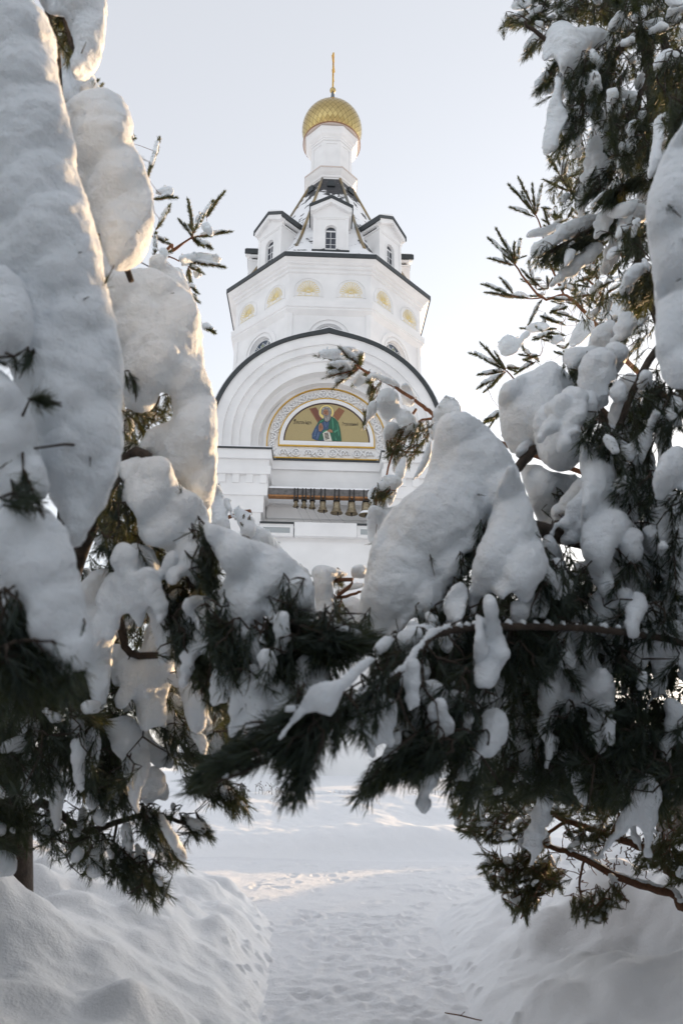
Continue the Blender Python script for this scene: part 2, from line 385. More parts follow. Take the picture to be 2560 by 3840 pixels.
for k in range(8):
    Mx = FM(k, AD); s = AD*t8
    if k in (0,1,7,2,6): wall_hole(b, Mx, -s, s, 19.5, 23.2, 0, WZ, .86, .22)
    else: b.add([Mx @ Vector(p) for p in ((-s,0,19.5),(s,0,19.5),(s,0,23.2),(-s,0,23.2))], [(0,1,2,3)])
    if k in (0,1,7,2,6):
        for sx in (-1, 1):      # corner pilasters, ears
            x0, x1 = sorted((sx*1.86, sx*(s+.03))); b.box(x0, x1, -.02, .075, 19.5, 23.31, Mx)
            x0, x1 = sorted((sx*1.25, sx*1.86)); b.box(x0, x1, -.02, .05, 21.60, 21.80, Mx)
        b.box(-1.86, 1.86, -.02, .075, 23.25, 23.31, Mx)
        b.strip(stilt(0, WZ, 1.05, WZ-.2), stilt(0, WZ, 1.25, WZ-.2), Mx, .07, -.02)
        b.strip(arc(0, WZ, .83, 0, 180, 24), arc(0, WZ, .95, 0, 180, 24), Mx, .045, -.02)
dw = b.build('drum_wall', M['plaster'], T)
for k in (0,1,7,2,6):
    Mx = FM(k, AD-.17)
    q = MB(); q.poly_prism(arc(0, WZ, .79, 0, 351, 39), Mx, -.04, 0.); w = q.build('round_window', M['glassb'], T)
    q = MB(); q.strip(arc(0, WZ, .70, 0, 360, 40), arc(0, WZ, .755, 0, 360, 40), Mx, .03, 0)
    for a in (45, 135):
        ca, sa = math.cos(R(a)), math.sin(R(a))
        for off in (-.045, .045):
            q.tube([Mx @ Vector((-.71*ca - off*sa, .02, WZ-.71*sa + off*ca)), Mx @ Vector((.71*ca - off*sa, .02, WZ+.71*sa + off*ca))], .017, 4)
    q.build('glazing_bars', M['frame'], w)
    q = MB(); q2 = MB(); q3 = MB()
    for a in (0, 90, 180, 270):
        cu, cz = .42*math.cos(R(a)), WZ + .42*math.sin(R(a))
        q3.poly_prism([(cu-.19,cz),(cu,cz-.19),(cu+.19,cz),(cu,cz+.19)], Mx, .006, 0)
        for e in (45,135,225,315):
            q.poly_prism(arc(cu+.06*math.cos(R(e)), cz+.06*math.sin(R(e)), .052, 0, 330, 11), Mx, .014, 0)
            q2.poly_prism(arc(cu+.05*math.cos(R(e)), cz+.05*math.sin(R(e)), .03, 0, 330, 11), Mx, .018, 0)
    q3.build('pale_pane', mat('pale_pane_glass', (.42,.45,.48), .3), w); q.build('quatrefoil', M['seam'], w); q2.build('quatrefoil_centre', mat('pale_green_glass', (.36,.42,.22), .4), w)

# gilded shell reliefs, two to a facet
for k in (7,0,1,6,2):
    Mx = FM(k, 5.1)
    for cu in (-1.09, 1.09):
        cz, zb = 24.52, 24.16
        q = MB(); q.strip(stilt(cu, cz, .63, zb), stilt(cu, cz, .70, zb), Mx, .03, -.02); q.strip(stilt(cu, cz, .715, zb-.03), stilt(cu, cz, .76, zb-.03), Mx, .045, -.02)
        q.poly_prism(stilt(cu, cz, .628, zb), Mx, .012, -.02)
        sh = q.build('shell_relief', M['plaster'], T)
        g = MB(); c0 = (cu, zb+.27)
        for i in range(13):
            a = R(4 + i*172/12); L = .60 if 3 < i < 9 else .575; r0 = .12
            ex, ez = cu + L*math.cos(a)*1.0, zb + .27 + (L+.07*math.sin(a))*math.sin(a)
            pa, pb = -math.sin(a), math.cos(a); wd = .062
            st = (cu + r0*math.cos(a), zb+.27 + r0*math.sin(a))
            P = [(st[0], st[1]), (ex-.07*math.cos(a)+pa*wd, ez-.07*math.sin(a)+pb*wd), (ex-.02*math.cos(a)+pa*wd*.7, ez-.02*math.sin(a)+pb*wd*.7), (ex, ez), (ex-.02*math.cos(a)-pa*wd*.7, ez-.02*math.sin(a)-pb*wd*.7), (ex-.07*math.cos(a)-pa*wd, ez-.07*math.sin(a)-pb*wd), (st[0], st[1])]
            g.tube([Mx @ Vector((u, .028, z)) for u, z in P], .0105, 4)
            if i < 12: g.tube([Mx @ Vector((st[0], .028, st[1])), Mx @ Vector((cu + .5*math.cos(a+R(7)), .022, zb+.27+.5*math.sin(a+R(7))))], .005, 3)
        for sx in (-1, 1):
            g.tube([Mx @ Vector((cu + sx*(.07+.11*math.cos(R(e))), .03, zb+.13+.10*math.sin(R(e)))) for e in range(100, -150, -25)], .011, 4)
            g.tube([Mx @ Vector((cu + sx*(.40+.08*math.cos(R(e))), .03, zb+.10+.07*math.sin(R(e)))) for e in range(-60, 240, 30)], .009, 4)
            g.tube([Mx @ Vector((cu + sx*.1, .03, zb+.03)), Mx @ Vector((cu + sx*.58, .03, zb+.03))], .008, 4)
        g.sphere(Mx @ Vector((cu, .03, zb+.27)), .06, 8, 5)
        for sx in (-1,1): g.sphere(Mx @ Vector((cu+sx*.11, .03, zb+.29)), .035, 7, 4)
        g.build('gilding', M['palegilt'], sh)

# tent roof
b = MB(); TR = [(5.62,26.46),(5.1,26.86),(4.55,27.55),(3.9,28.9),(1.32,35.5)]
b.octo(TR); tent = b.build('tent_roof', M['roof'], T)
for k in range(8):
    q = MB(); a = PI/8 + k*PI/4 - PI/2
    sc = 1/math.cos(PI/8)
    P = [(ap*sc*math.cos(a), ap*sc*math.sin(a), z+.02) for ap, z in ((4.42,27.85),(3.9,28.92),(2.6,32.25),(1.33,35.5))]
    q.tube(P, .085, 6); q.build('ridge_rib', M['rib'], tent)
for k in (7,0,1):       # small roof vents under the lantern
    Mx = FM(k, 1.5)
    q = MB(); q.poly_prism([(-.24,34.55),(.24,34.55),(.17,34.95),(-.17,34.95)], Mx, .28, 0); q.build('roof_vent', M['flash'], tent)
# snow lying along the eaves
q = MB(); q.octo([(5.66,26.445),(5.60,26.52),(5.3,26.78)]); q.build('eaves_snow', M['rsnow'], tent)

# dormers
for k in (0,1,7,2,6):
    Mx = FM(k, 4.72)
    q = MB()
    # front wall with arched window opening
    r, zs, zb, zt = .30, 28.72, 27.50, 29.55
    op = [(r, zb)] + arc(0, zs, r, 0, 180, 16) + [(-r, zb)]
    ou = [(.95, 27.36), (.95, 28.2)] + [(.95, 28.9), (.95,29.3), (.95, zt), (.6, zt), (.35, zt), (.2, zt), (.1, zt), (0, zt), (-.1, zt), (-.2, zt), (-.35, zt), (-.6, zt), (-.95, zt), (-.95, 29.3), (-.95, 28.9), (-.95, 28.2), (-.95, 27.36)]
    ou = ou[:len(op)] if len(ou) > len(op) else ou
    ou = [(.95, 27.36)] + [(.95*c, z) for c, z in [(1,28.2),(1,28.5),(1,28.9),(1,29.3),(1,zt),(.75,zt),(.5,zt),(.25,zt),(0,zt),(-.25,zt),(-.5,zt),(-.75,zt),(-1,zt),(-1,29.3),(-1,28.9),(-1,28.5),(-1,28.2)]] + [(-.95, 27.36)]
    n = len(op)
    rings = [[Mx @ Vector((u,0,z)) for u,z in ou], [Mx @ Vector((u,0,z)) for u,z in op], [Mx @ Vector((u,-.18,z)) for u,z in op]]
    q.loft(rings, False)
    q.box(-.95, .95, -.5, 0.0, 27.30, 27.50, Mx) if 0 else q.box(-.30, .30, -.3, .0, 27.36, 27.50, Mx)
    for sx in (-1,1):      # cheeks, corner strips
        x0, x1 = sorted((sx*.95, sx*.90)); q.box(x0, x1, -3.0, -.003, 27.0, zt, Mx)
        x0, x1 = sorted((sx*.953, sx*.80)); q.box(x0, x1, -.2, .035, 27.36, 29.42, Mx)
    q.strip(stilt(0, zs, .31, zb), stilt(0, zs, .40, zb), Mx, .03, -.05)
    q.box(-.96, .96, -.05, .035, 29.42, 29.50, Mx); q.box(-1.0, 1.0, -3., .06, 29.50, 29.60, Mx)
    q.poly_prism([(-1.0,29.6),(1.0,29.6),(.9,29.95),(0,30.5),(-.9,29.95)], Mx, 0.0, -.15)   # pediment
    for sx in (-1,1):      # raking cornice and eaves boards
        q.poly_prism([(0,30.42),(0,30.66),(sx*1.13,30.03),(sx*1.13,29.80),(sx*.95,29.80)], Mx, .22, -.06)
        x0, x1 = sorted((sx*.95, sx*1.12)); q.box(x0, x1, -2.8, .0, 29.72, 29.86, Mx)
    d = q.build('dormer', M['plaster'], T)
    q = MB()
    for sx in (-1,1):
        q.poly_prism([(0,30.665),(0,30.87),(sx*1.19,30.20),(sx*1.19,29.88),(sx*1.135,29.88),(sx*1.135,30.035)], Mx, .26, -3.4)
    q.build('roof', M['flash'], d)
    q = MB()
    for sx in (-1,1):
        q.poly_prism([(0,30.875),(0,31.02),(sx*.7,30.62),(sx*1.12,30.32),(sx*1.17,30.24)], Mx, .20 if k else .05, -3.2)
    q.build('snow', M['rsnow'], d)
    q = MB(); q.poly_prism([(.30,zb),(.30,zs)] + arc(0,zs,.30,10,170,12) + [(-.30,zs),(-.30,zb)], Mx, -.13, -.17); q.build('pane', M['glass'], d)
    q = MB()
    q.strip([(r*.9 if u > 0 else (-r*.9 if u < 0 else 0), z) for u, z in []] or stilt(0, zs, .265, zb), stilt(0, zs, .30, zb), Mx, -.09, -.15)
    q.box(-.30, .30, -.15, -.09, 28.66, 28.74, Mx); q.box(-.013, .013, -.15, -.10, zb, 28.66, Mx)
    for z in (27.85, 28.25): q.box(-.27, .27, -.15, -.10, z-.012, z+.012, Mx)
    q.build('window_frame', M['frame'], d)
    q = MB(); q.box(-1.0, 1.0, -.2, .10, 27.26, 27.36, Mx); q.build('sill', M['flash'], d)

# lantern
b = MB()
b.octo([(1.28,35.3),(1.28,35.62),(1.34,35.66),(1.36,35.78),(1.50,35.95),(1.60,36.10),(1.63,36.12),(1.63,36.26),(1.55,36.30),(1.24,36.42)])
b.octo([(1.24,36.3),(1.24,38.62),(1.31,38.65),(1.31,38.77),(1.36,38.80),(1.37,38.88),(1.50,39.0),(1.57,39.22),(1.66,39.34),(1.66,39.42),(.9,39.42)])
for k in range(8):
    Mx = FM(k, 1.24); s = 1.24*t8
    for sx in (-1,1):
        x0, x1 = sorted((sx*.34, sx*(s+.012))); b.box(x0, x1, -.01, .04, 36.35, 38.55, Mx)
    b.box(-.34, .34, -.01, .04, 38.38, 38.55, Mx); b.box(-.34, .34, -.01, .04, 36.35, 36.6, Mx)
lan = b.build('lantern', M['plaster'], T)
b = MB(); b.octo([(1.635,36.12),(1.655,36.12),(1.655,36.20)]); b.build('cornice_flashing', M['soffit'], lan)
b = MB(); b.lathe([(1.0,39.425),(1.83,39.50)], 48); b.build('soffit_disc', M['soffit'], lan)
b = MB(); b.lathe([(1.83,39.498),(1.87,39.50),(1.87,39.57),(1.2,39.64)], 48); b.build('copper_rim', M['copper'], lan)
b = MB()
b.lathe([(1.5,39.55),(1.72,39.9),(1.88,40.35),(1.925,40.75),(1.87,41.2),(1.70,41.65),(1.42,42.05),(1.0,42.45),(.6,42.78),(.3,43.1),(.16,43.5)], 48)
dome = b.build('onion_dome', M['seam'], T, True)
def dome_r(z):
    zs = [39.55,39.9,40.35,40.75,41.2,41.65,42.05,42.45,42.78,43.1,43.5]; rs = [1.5,1.72,1.88,1.925,1.87,1.70,1.42,1.0,.6,.3,.16]
    for i in range(len(zs)-1):
        if z <= zs[i+1]:
            f = (z-zs[i])/(zs[i+1]-zs[i]); return rs[i]+(rs[i+1]-rs[i])*f
    return rs[-1]
b = MB(); NJ = 36; zz = [39.3 + .225*i for i in range(19)]
for i in range(len(zz)-2):
    for j in range(NJ):
        def pt(ii, jj):
            z = min(max(zz[ii], 39.55), 43.2); r = dome_r(z) + .045; a = 2*PI*(jj + .5*(ii % 2))/NJ
            return Vector((r*math.cos(a), r*math.sin(a), z))
        o = j if i % 2 == 0 else j
        left, right = (pt(i+1, j-1), pt(i+1, j)) if i % 2 == 0 else (pt(i+1, j), pt(i+1, j+1))
        P = [pt(i, j), right, pt(i+2, j), left]; c = sum(P, Vector())/4
        b.add([c + (p-c)*.955 for p in P], [(0,1,2,3)])
b.build('gold_tile', M['gold'], dome)
b = MB(); b.lathe([(.55,42.85),(.45,42.98),(.25,43.2),(.17,43.45)], 24); b.build('dome_snow', M['rsnow'], dome)
b = MB(); b.lathe([(.20,43.2),(.13,43.75),(.09,44.15)], 16); fin = b.build('finial', mat('lead_cone', (.16,.18,.19), .35, .7), T)
b = MB(); b.sphere((0,0,44.32), .21, 20, 12); b.build('finial_ball', M['gold'], fin, True)
b = MB()   # orthodox cross, seen edge on
cy = R(81); ux, uy = math.cos(cy), math.sin(cy)
Mc = Matrix(((ux,-uy,0,0),(uy,ux,0,0),(0,0,1,0),(0,0,0,1)))
b.box(-.06,.06,-.05,.05,44.5,47.75,Mc); b.box(-.62,.62,-.035,.035,46.7,46.82,Mc); b.box(-.3,.3,-.035,.035,47.25,47.36,Mc)
b.poly_prism([(-.35,45.75),(.35,45.5),(.35,45.6),(-.35,45.85)], Mc, -.035, .035)
b.build('cross', M['gilt'], T)

# beam and bells
BY = -5.85
b = MB(); b.box(-2.58, 2.58, BY-.16, BY+.16, 12.96, 13.28); bm = b.build('bell_beam', M['beam'], T)
b = MB(); b.box(-2.57, 2.57, BY-.18, BY+.18, 12.88, 12.96); b.build('rusty_flange', M['rust'], bm)
b = MB(); b.box(-2.55, 2.55, BY-.15, BY+.15, 13.28, 13.36); b.build('snow', M['rsnow'], bm)
TM = Matrix.Translation((TP[0], TP[1], 0)) @ Matrix.Rotation(TPSI, 4, 'Z')
bells = [(-1.33,.29,'smallest bronze bell, leftmost in the row under the grey beam',1),(-.97,.31,'small bronze bell second from the left end of the beam',1),(-.6,.34,'small bronze bell third from the left, beside the mid-sized bells',1),
         (-.13,.48,'mid-sized bronze bell with its clapper pulled right by a cord',1),(.49,.57,'large plain-sided bronze bell in the middle of the row, next to the mid-sized one',1),(1.16,.59,'large bronze bell with raised lettering band, left of the snow-capped bell',0),(1.8,.64,'largest bronze bell, snow on its lip, half hidden by snowy branch',0)]
for (x, dia, lab, rope) in bells:
    r = dia/2; h = dia*.93; zt = 12.74
    be = empty('bell', TM @ Vector((x, BY, zt-h)), TPSI); tag(be, lab, 'bell', 'row of bronze bells under the tower beam')
    q = MB()
    prof = [(r*.05,h),(r*.40,h),(r*.50,h*.97),(r*.53,h*.90),(r*.56,h*.6),(r*.62,h*.40),(r*.74,h*.20),(r*.92,h*.06),(r,0),(r*.96,-.01),(r*.84,.03),(r*.6,h*.3),(r*.5,h*.8)]
    q.lathe(prof, 28)
    for zq in (.86,.80,.33,.29): 
        rr = r*(.545 if zq > .5 else .68); q.lathe([(rr,h*zq-.006),(rr+.010,h*zq),(rr,h*zq+.006)], 28)
    q.build('bell_body', M['bronze'], be, True)
    q = MB(); sp = .045 + dia*.09
    for sx in (-1,1):
        q.box(sx*sp-.028, sx*sp+.028, -.20, -.19, h+.03, 13.29-zt+h, None); q.box(sx*sp-.028, sx*sp+.028, .19, .20, h+.03, 13.29-zt+h)
    q.box(-sp-.05, sp+.05, -.2, .2, h+.01, h+.035); q.tube([(-.04,0,h-.01),(-.03,0,h+.06),(.03,0,h+.06),(.04,0,h-.01)], .014, 5)
    q.build('strap', M['iron'], be)
    q = MB(); kx = .06 if rope else 0
    q.tube([(0,0,h*.8),(kx*.6,-.02,.1),(kx,-.03,-.02)], [.012,.014,.02], 6); q.sphere((kx,-.03,-.01), .03 + dia*.03, 8, 6); q.tube([(kx,-.03,-.02),(kx+.01,-.03,-.09-dia*.06)], [.018,.024], 6)
    q.build('clapper', M['iron'], be)
    if rope:
        q = MB(); q.tube([(kx+.01,-.03,-.1-dia*.06),(kx+.33+dia*.25,-.12,-(zt-h)+11.6)], .006, 3); q.build('cord', M['rope'], be)
    if lab.startswith('largest'):
        q = MB(); q.lathe([(r*.66,h*.30),(r*.80,h*.22),(r*.98,h*.07),(r*1.0,h*.04)], 20); q.build('snow', M['rsnow'], be, True)

# ------------------------------------------------------------------ ground as snow
def vnoise(x, y, sc, seed):
    rg = np.random.default_rng(seed); L = rg.random((128,128))
    X = x/sc + 500.37; Y = y/sc + 500.71
    i = np.floor(X).astype(int); j = np.floor(Y).astype(int); fx = X-i; fy = Y-j
    fx = fx*fx*(3-2*fx); fy = fy*fy*(3-2*fy)
    g = lambda a, b: L[a % 128, b % 128]
    return (g(i,j)*(1-fx)+g(i+1,j)*fx)*(1-fy) + (g(i,j+1)*(1-fx)+g(i+1,j+1)*fx)*fy - .5
def fbm(x, y, sc, seed, oct=4, gain=.5):
    s = 0; a = 1
    for k in range(oct): s = s + a*vnoise(x, y, sc/2**k, seed+k); a *= gain
    return s
def sstep(t): t = np.clip(t, 0, 1); return t*t*(3-2*t)
def path_l(y): return np.interp(y, [0,4,5.8,7.5,9.0,9.7,10.3], [-.45,-.45,-.50,-.60,-.72,-.95,-2.2])
def path_r(y): return np.interp(y, [0,4,5.8,7.5,9.4,10.2,11.2,12.2], [.95,.95,.97,1.02,1.12,1.5,2.5,4.2])
clods = []
_r = np.random.default_rng(5)
for k in range(130):
    y = _r.uniform(4.6, 9.6); sd = _r.random() < .72
    x = float(path_l(y)) - abs(_r.normal(.05,.16)) if sd else float(path_r(y)) + abs(_r.normal(.05,.22))
    clods.append((x, y, _r.uniform(.010,.032)*(1 if _r.random() < .93 else 1.6)))
for k in range(9):
    clods.append((_r.uniform(-3.2,-1.0), _r.uniform(5,9), _r.uniform(.03,.08)))
prints = []
for k in range(330):
    y = _r.uniform(4.5, 14.0); x = _r.uniform(-.5, 1.0) if y < 9.7 else _r.normal(.7, 1.8)
    prints.append((x, y, _r.uniform(-.5,.5) + (0 if _r.random() < .6 else 1.3), _r.uniform(.008,.022)))
lumps = [(-2.0,4.95,.34,.20),(-2.5,5.0,.4,.2),(-1.0,6.9,.16,.10),(-1.9,5.9,.2,.12),(-1.3,7.2,.15,.08),(-1.55,6.7,.30,.16),(-2.2,6.3,.34,.14),(-1.9,7.4,.24,.12),(-1.2,6.1,.22,.09),(-2.6,5.4,.40,.16),(-1.5,5.2,.35,.12),(-1.05,7.9,.2,.10),(-1.35,8.3,.22,.12),(-3.1,7.2,.5,.18),
         (2.2,7.0,.4,.14),(2.9,6.2,.45,.16),(3.3,5.4,.4,.22),(1.9,5.6,.35,.08),(2.6,8.2,.5,.15),(3.6,7.5,.5,.18),(1.7,8.0,.3,.08),(2.4,5.0,.5,.1)]
for k in range(34):
    y = _r.uniform(4.2, 9.2); sd = _r.random() < .55
    x = float(path_l(y)) - _r.uniform(.25, 2.2) if sd else float(path_r(y)) + _r.uniform(.3, 2.6)
    q = _r.uniform(.09, .24); lumps.append((x, y, q, q*_r.uniform(.35, .6)))
def height(x, y):
    # distance outside the trodden path / the cross road
    dl = path_l(y) - x; dr = x - path_r(y)
    jag = .10*fbm(x,y,.9,81,3) + .05*fbm(x,y,.2,85,2); dl = dl + jag; dr = dr + jag
    d = np.maximum(dl, dr)
    rd = np.where((y > 10.3) & (y < 14.4), np.maximum(np.maximum(10.3-y, y-14.4), -9), 9)
    road = (y > 9.9) & (y < 14.4)
    near = y < 12.3
    dn = np.where(x < .2, np.maximum(dl, 0) , np.maximum(dr, 0))
    # far ends of the near banks fall to the cross road
    endl = np.clip((10.1 - y)/.9, 0, 1); endr = np.clip((path_r(12.2)*0 + 12.4 - y)/1.2, 0, 1)
    hl = ((1-np.exp(-dn/.42))*.40 + .30*sstep((dn-.1)/1.5))*(1 + .18*fbm(x,y,1.6,3))*sstep(endl) + .05*np.clip(-x-1.5,0,3)
    hr = ((1-np.exp(-dn/.5))*.34 + .32*sstep((dn-.2)/1.8) + .05*np.clip(x-2,0,6))*(1 + .45*fbm(x,y,1.3,9))*sstep(endr)
    hn = np.where(x < .2, hl, hr)
    amp = np.clip(dn/.3, 0, 1)
    hn = hn + amp*(.17*fbm(x,y,.95,21,4) + .07*fbm(x,y,.3,25,3))*np.where(x<.2, sstep(endl), sstep(endr))
    for (cx, cy, rr, hh) in lumps: hn = hn + hh*np.exp(-(((x-cx)**2 + (y-cy)**2)/rr**2)**1.3)
    # far bank, plough ridge and rise to the terrace
    e = np.clip((y-14.4)/7.2, 0, 1)
    edge = 14.4 + .35*fbm(x, y*0+3., 3.0, 41) + .03*x
    yy = y - edge
    hf = sstep(yy/1.3)*(.26 + .16*np.exp(-((x-.9)/2.3)**2) + .10*fbm(x,y,2.2,43)) * np.exp(-np.clip(yy-1.6,0,9)/3.2) + .84*sstep((yy-.3)/6.8)
    hf = hf + np.clip(yy/.6,0,1)*(.13*fbm(x,y,1.3,47,4) + .018*fbm(x+y*.6,y*.5,.25,50,3))
    hf = np.where(yy > 0, hf, 0)
    # trodden parts
    tr = np.where(near, hn*0, 0) + .020*fbm(x,y,.7,61,3) + .011*fbm(x,y,.17,65,3)
    h = np.where(y < 12.4, hn, 0) + hf
    w = np.exp(-(np.maximum(h,0)/.05))
    h = h + tr*w
    for (cx, cy, a, dp) in prints:
        ca, sa = math.cos(a), math.sin(a); u = (x-cx)*ca - (y-cy)*sa; v = (x-cx)*sa + (y-cy)*ca
        q = (u/.055)**2 + (v/.12)**2
        m = q < 9
        if m.any(): h = h + np.where(m, w*dp*(-np.exp(-q**1.5) + .55*np.exp(-(np.sqrt(q)-1.55)**2/.10)), 0)
    for (cx, cy, rr) in clods:
        q = ((x-cx)**2 + (y-cy)**2)/rr**2
        m = q < 4
        if m.any(): h = h + np.where(m, rr*1.15*np.sqrt(np.clip(1-q/1.7, 0, 1)), 0)
    return h
def axis(segs):
    out = []
    for a, b, st in segs: out += list(np.arange(a, b-1e-6, st))
    return np.array(out + [segs[-1][1]])
XS = axis([(-40,-12,2.),(-12,-6,.5),(-6,-3.4,.09),(-3.4,-.2,.026),(-.2,1.6,.026),(1.6,4.6,.03),(4.6,8.5,.09),(8.5,14,.5),(14,44,2.)])
YS = axis([(-6,2,1.),(2,3.6,.1),(3.6,10.4,.026),(10.4,14.2,.045),(14.2,18,.055),(18,22.4,.12)])
GX, GY = np.meshgrid(XS, YS)
GZ = height(GX.ravel(), GY.ravel()).reshape(GX.shape)
nx, ny = len(XS), len(YS)
idx = np.arange(nx*ny).reshape(ny, nx)
Q = np.stack([idx[:-1,:-1], idx[:-1,1:], idx[1:,1:], idx[1:,:-1]], -1).reshape(-1,4)
V = np.c_[GX.ravel(), GY.ravel(), GZ.ravel()]
cxq = V[Q].mean(1)
inpath = (cxq[:,0] > path_l(cxq[:,1])) & (cxq[:,0] < path_r(cxq[:,1])) & (cxq[:,1] < 10.1)
inroad = (cxq[:,1] >= 9.6) & (cxq[:,1] < 14.45) & (cxq[:,2] < .07) & ~inpath
far = (cxq[:,1] >= 13.5) & ~inroad & ~inpath
left = (cxq[:,0] < .2) & ~inpath & ~inroad & ~far
right = ~inpath & ~inroad & ~far & ~left
def sub(name, msk, m):
    q = Q[msk]; u, inv = np.unique(q.ravel(), return_inverse=True)
    return tag(mesh_np(name, V[u], inv.reshape(-1,4), m, smooth=True), kind='structure')
sub('snow_path', inpath, M['psnow']); sub('cross_road', inroad, M['psnow'])
sub('snow_bank', left, M['gsnow']); sub('snow_bank', right, M['gsnow']); sub('snow_field', far, M['gsnow'])
# terrace round the tower
xs = np.linspace(-40,44,169); ys = np.array([21.9,22.0,22.2,22.6,23.2,24,25,26,27,28,29,30,32,36,44,60])
gx, gy = np.meshgrid(xs, ys)
gz = .93 + .03*np.clip(gy-22,0,8) + .04*fbm(gx,gy,2.5,71) - .12*np.exp(-np.clip(gy-21.9,0,9)/.15) + .05*np.exp(-((gy-29.6)/.8)**2)
i2 = np.arange(gx.size).reshape(gx.shape)
tag(mesh_np('snow_terrace', np.c_[gx.ravel(),gy.ravel(),gz.ravel()], np.stack([i2[:-1,:-1],i2[:-1,1:],i2[1:,1:],i2[1:,:-1]],-1).reshape(-1,4), M['gsnow'], smooth=True), kind='structure')
g = MB(); g.add([(-3000,-3000,-.35),(3000,-3000,-.35),(3000,3000,-.35),(-3000,3000,-.35)], [(0,1,2,3)]); tag(g.build('ground', M['gsnow']), kind='structure')
# low granite kerb of the terrace, mostly drifted over
t = tag(empty('terrace_kerb', (0,21.7,.7)), 'dark granite kerb of the terrace showing through the snow drift', 'kerb')
for (x0, x1, z0) in ((-6.5,-.2,.0),( -.1,.85,.02),(.95,5.6,-.12),(5.7,14,-.1)):
    q = MB(); q.box(x0, x1, -.1, .15, -.6, .13+z0); q.build('kerb_stone', M['kerb'], t)
    q = MB(); q.tube([(x0 + (x1-x0)*i/24, .03 + .03*math.sin(i*2.1), .17+z0+.012*math.sin(i*1.3)) for i in range(25)], [.055+.035*abs(math.sin(i*1.7+x0)) for i in range(25)], 8); q.build('snow_cap', M['gsnow'], t, True)
q = MB(); q.tube([(.78,6.0,.02),(.88,5.92,.028),(.98,5.86,.022),(1.12,5.76,.03)], [.004,.005,.004,.003], 5); q.tube([(.88,5.92,.028),(.92,5.99,.03)], .003, 4)
tag(q.build('fallen_twig', M['twig']), 'thin bare twig lying on the trodden path near its right edge', 'twig')
# dry stalks by the kerb
wr = random.Random(3)
for n, (x, y, lab) in enumerate([(-2.1,20.6,'dry weed stalks poking from the drift, left of the path'),(2.35,20.9,'dry weed stalks beside the bare stretch of granite kerb'),(3.7,20.8,'dry weed stalks at the right end of the bare kerb'),(-3.0,20.7,'leafless weed stalks under the left pine boughs')]):
    z = float(height(np.array([x]), np.array([y]))[0]); q = MB()
    for k in range(16):
        a, l = wr.uniform(0,6.3), wr.uniform(.12,.40); bx, by = wr.uniform(-.45,.45), wr.uniform(-.1,.1)
        P = [(bx,by,-.05),(bx+.3*l*math.cos(a)*.4,by+.1*l*math.sin(a),l*.6),(bx+.6*l*math.cos(a),by+.3*l*math.sin(a),l*wr.uniform(.7,1.))]
        q.tube(P, .005, 3)
        for e in range(2): q.sphere((P[2][0]+wr.uniform(-.03,.03), P[2][1], P[2][2]-wr.uniform(0,.1)), .014, 5, 3)
    o = q.build('dry_weed', M['weed']); o.location = (x, y, z); tag(o, lab, 'weed', 'dry weeds by the kerb')
# granite pillar and iron bench end at the right
z = float(height(np.array([6.75]), np.array([15.6]))[0])
p = tag(empty('stone_pillar', (6.75,15.7,z), R(8)), 'dark brown granite pillar standing in the snow behind the right-hand boughs', 'pillar')
q = MB(); q.loft([[(-.25*s,-.2*s,zq),(.25*s,-.2*s,zq),(.25*s,.2*s,zq),(-.25*s,.2*s,zq)] for s, zq in ((1,-.4),(1,.72),(.94,.76))], True, True, True); q.build('shaft', M['granite'], p)
q = MB(); q.box(-.3,.3,-.25,.25,.76,.86); q.build('cap', M['granite'], p)
q = MB(); q.loft([[(-.28*s,-.23*s,zq),(.28*s,-.23*s,zq),(.28*s,.23*s,zq),(-.28*s,.23*s,zq)] for s, zq in ((1,.86),(1,.93),(.8,1.02),(.4,1.05))], True, True, True); q.build('snow', M['gsnow'], p, True)
p = tag(empty('iron_bench', (7.65,15.9,z+.05), R(5)), 'cast-iron scroll bench half buried in snow beside the granite pillar', 'bench')
q = MB()
for k in range(4):
    q.tube([(-.35+k*.22 + .09*math.cos(R(e))*(1-e/900), 0, .18+.10*math.sin(R(e))*(1-e/900)) for e in range(0, 520, 30)], .016, 5)
q.tube([(-.5,0,.14),(-.42,0,.26),(-.2,0,.35),(.1,0,.36),(.4,0,.30),(.6,0,.22)], .028, 6); q.tube([(-.5,0,.14),(-.3,0,.05),(0,0,.03),(.5,0,.05)], .022, 6)
q.build('scroll_side', M['iron'], p)
q = MB(); q.box(-.5,1.2,.05,.5,.30,.34); q.build('seat', M['rust'], p)
q = MB(); q.loft([[(-.5,.03,.345),(1.2,.03,.345)],[(-.5,.15,.42),(1.2,.15,.42)],[(-.5,.4,.42),(1.2,.4,.42)],[(-.5,.52,.345),(1.2,.52,.345)]], False); q.build('snow', M['gsnow'], p, True)

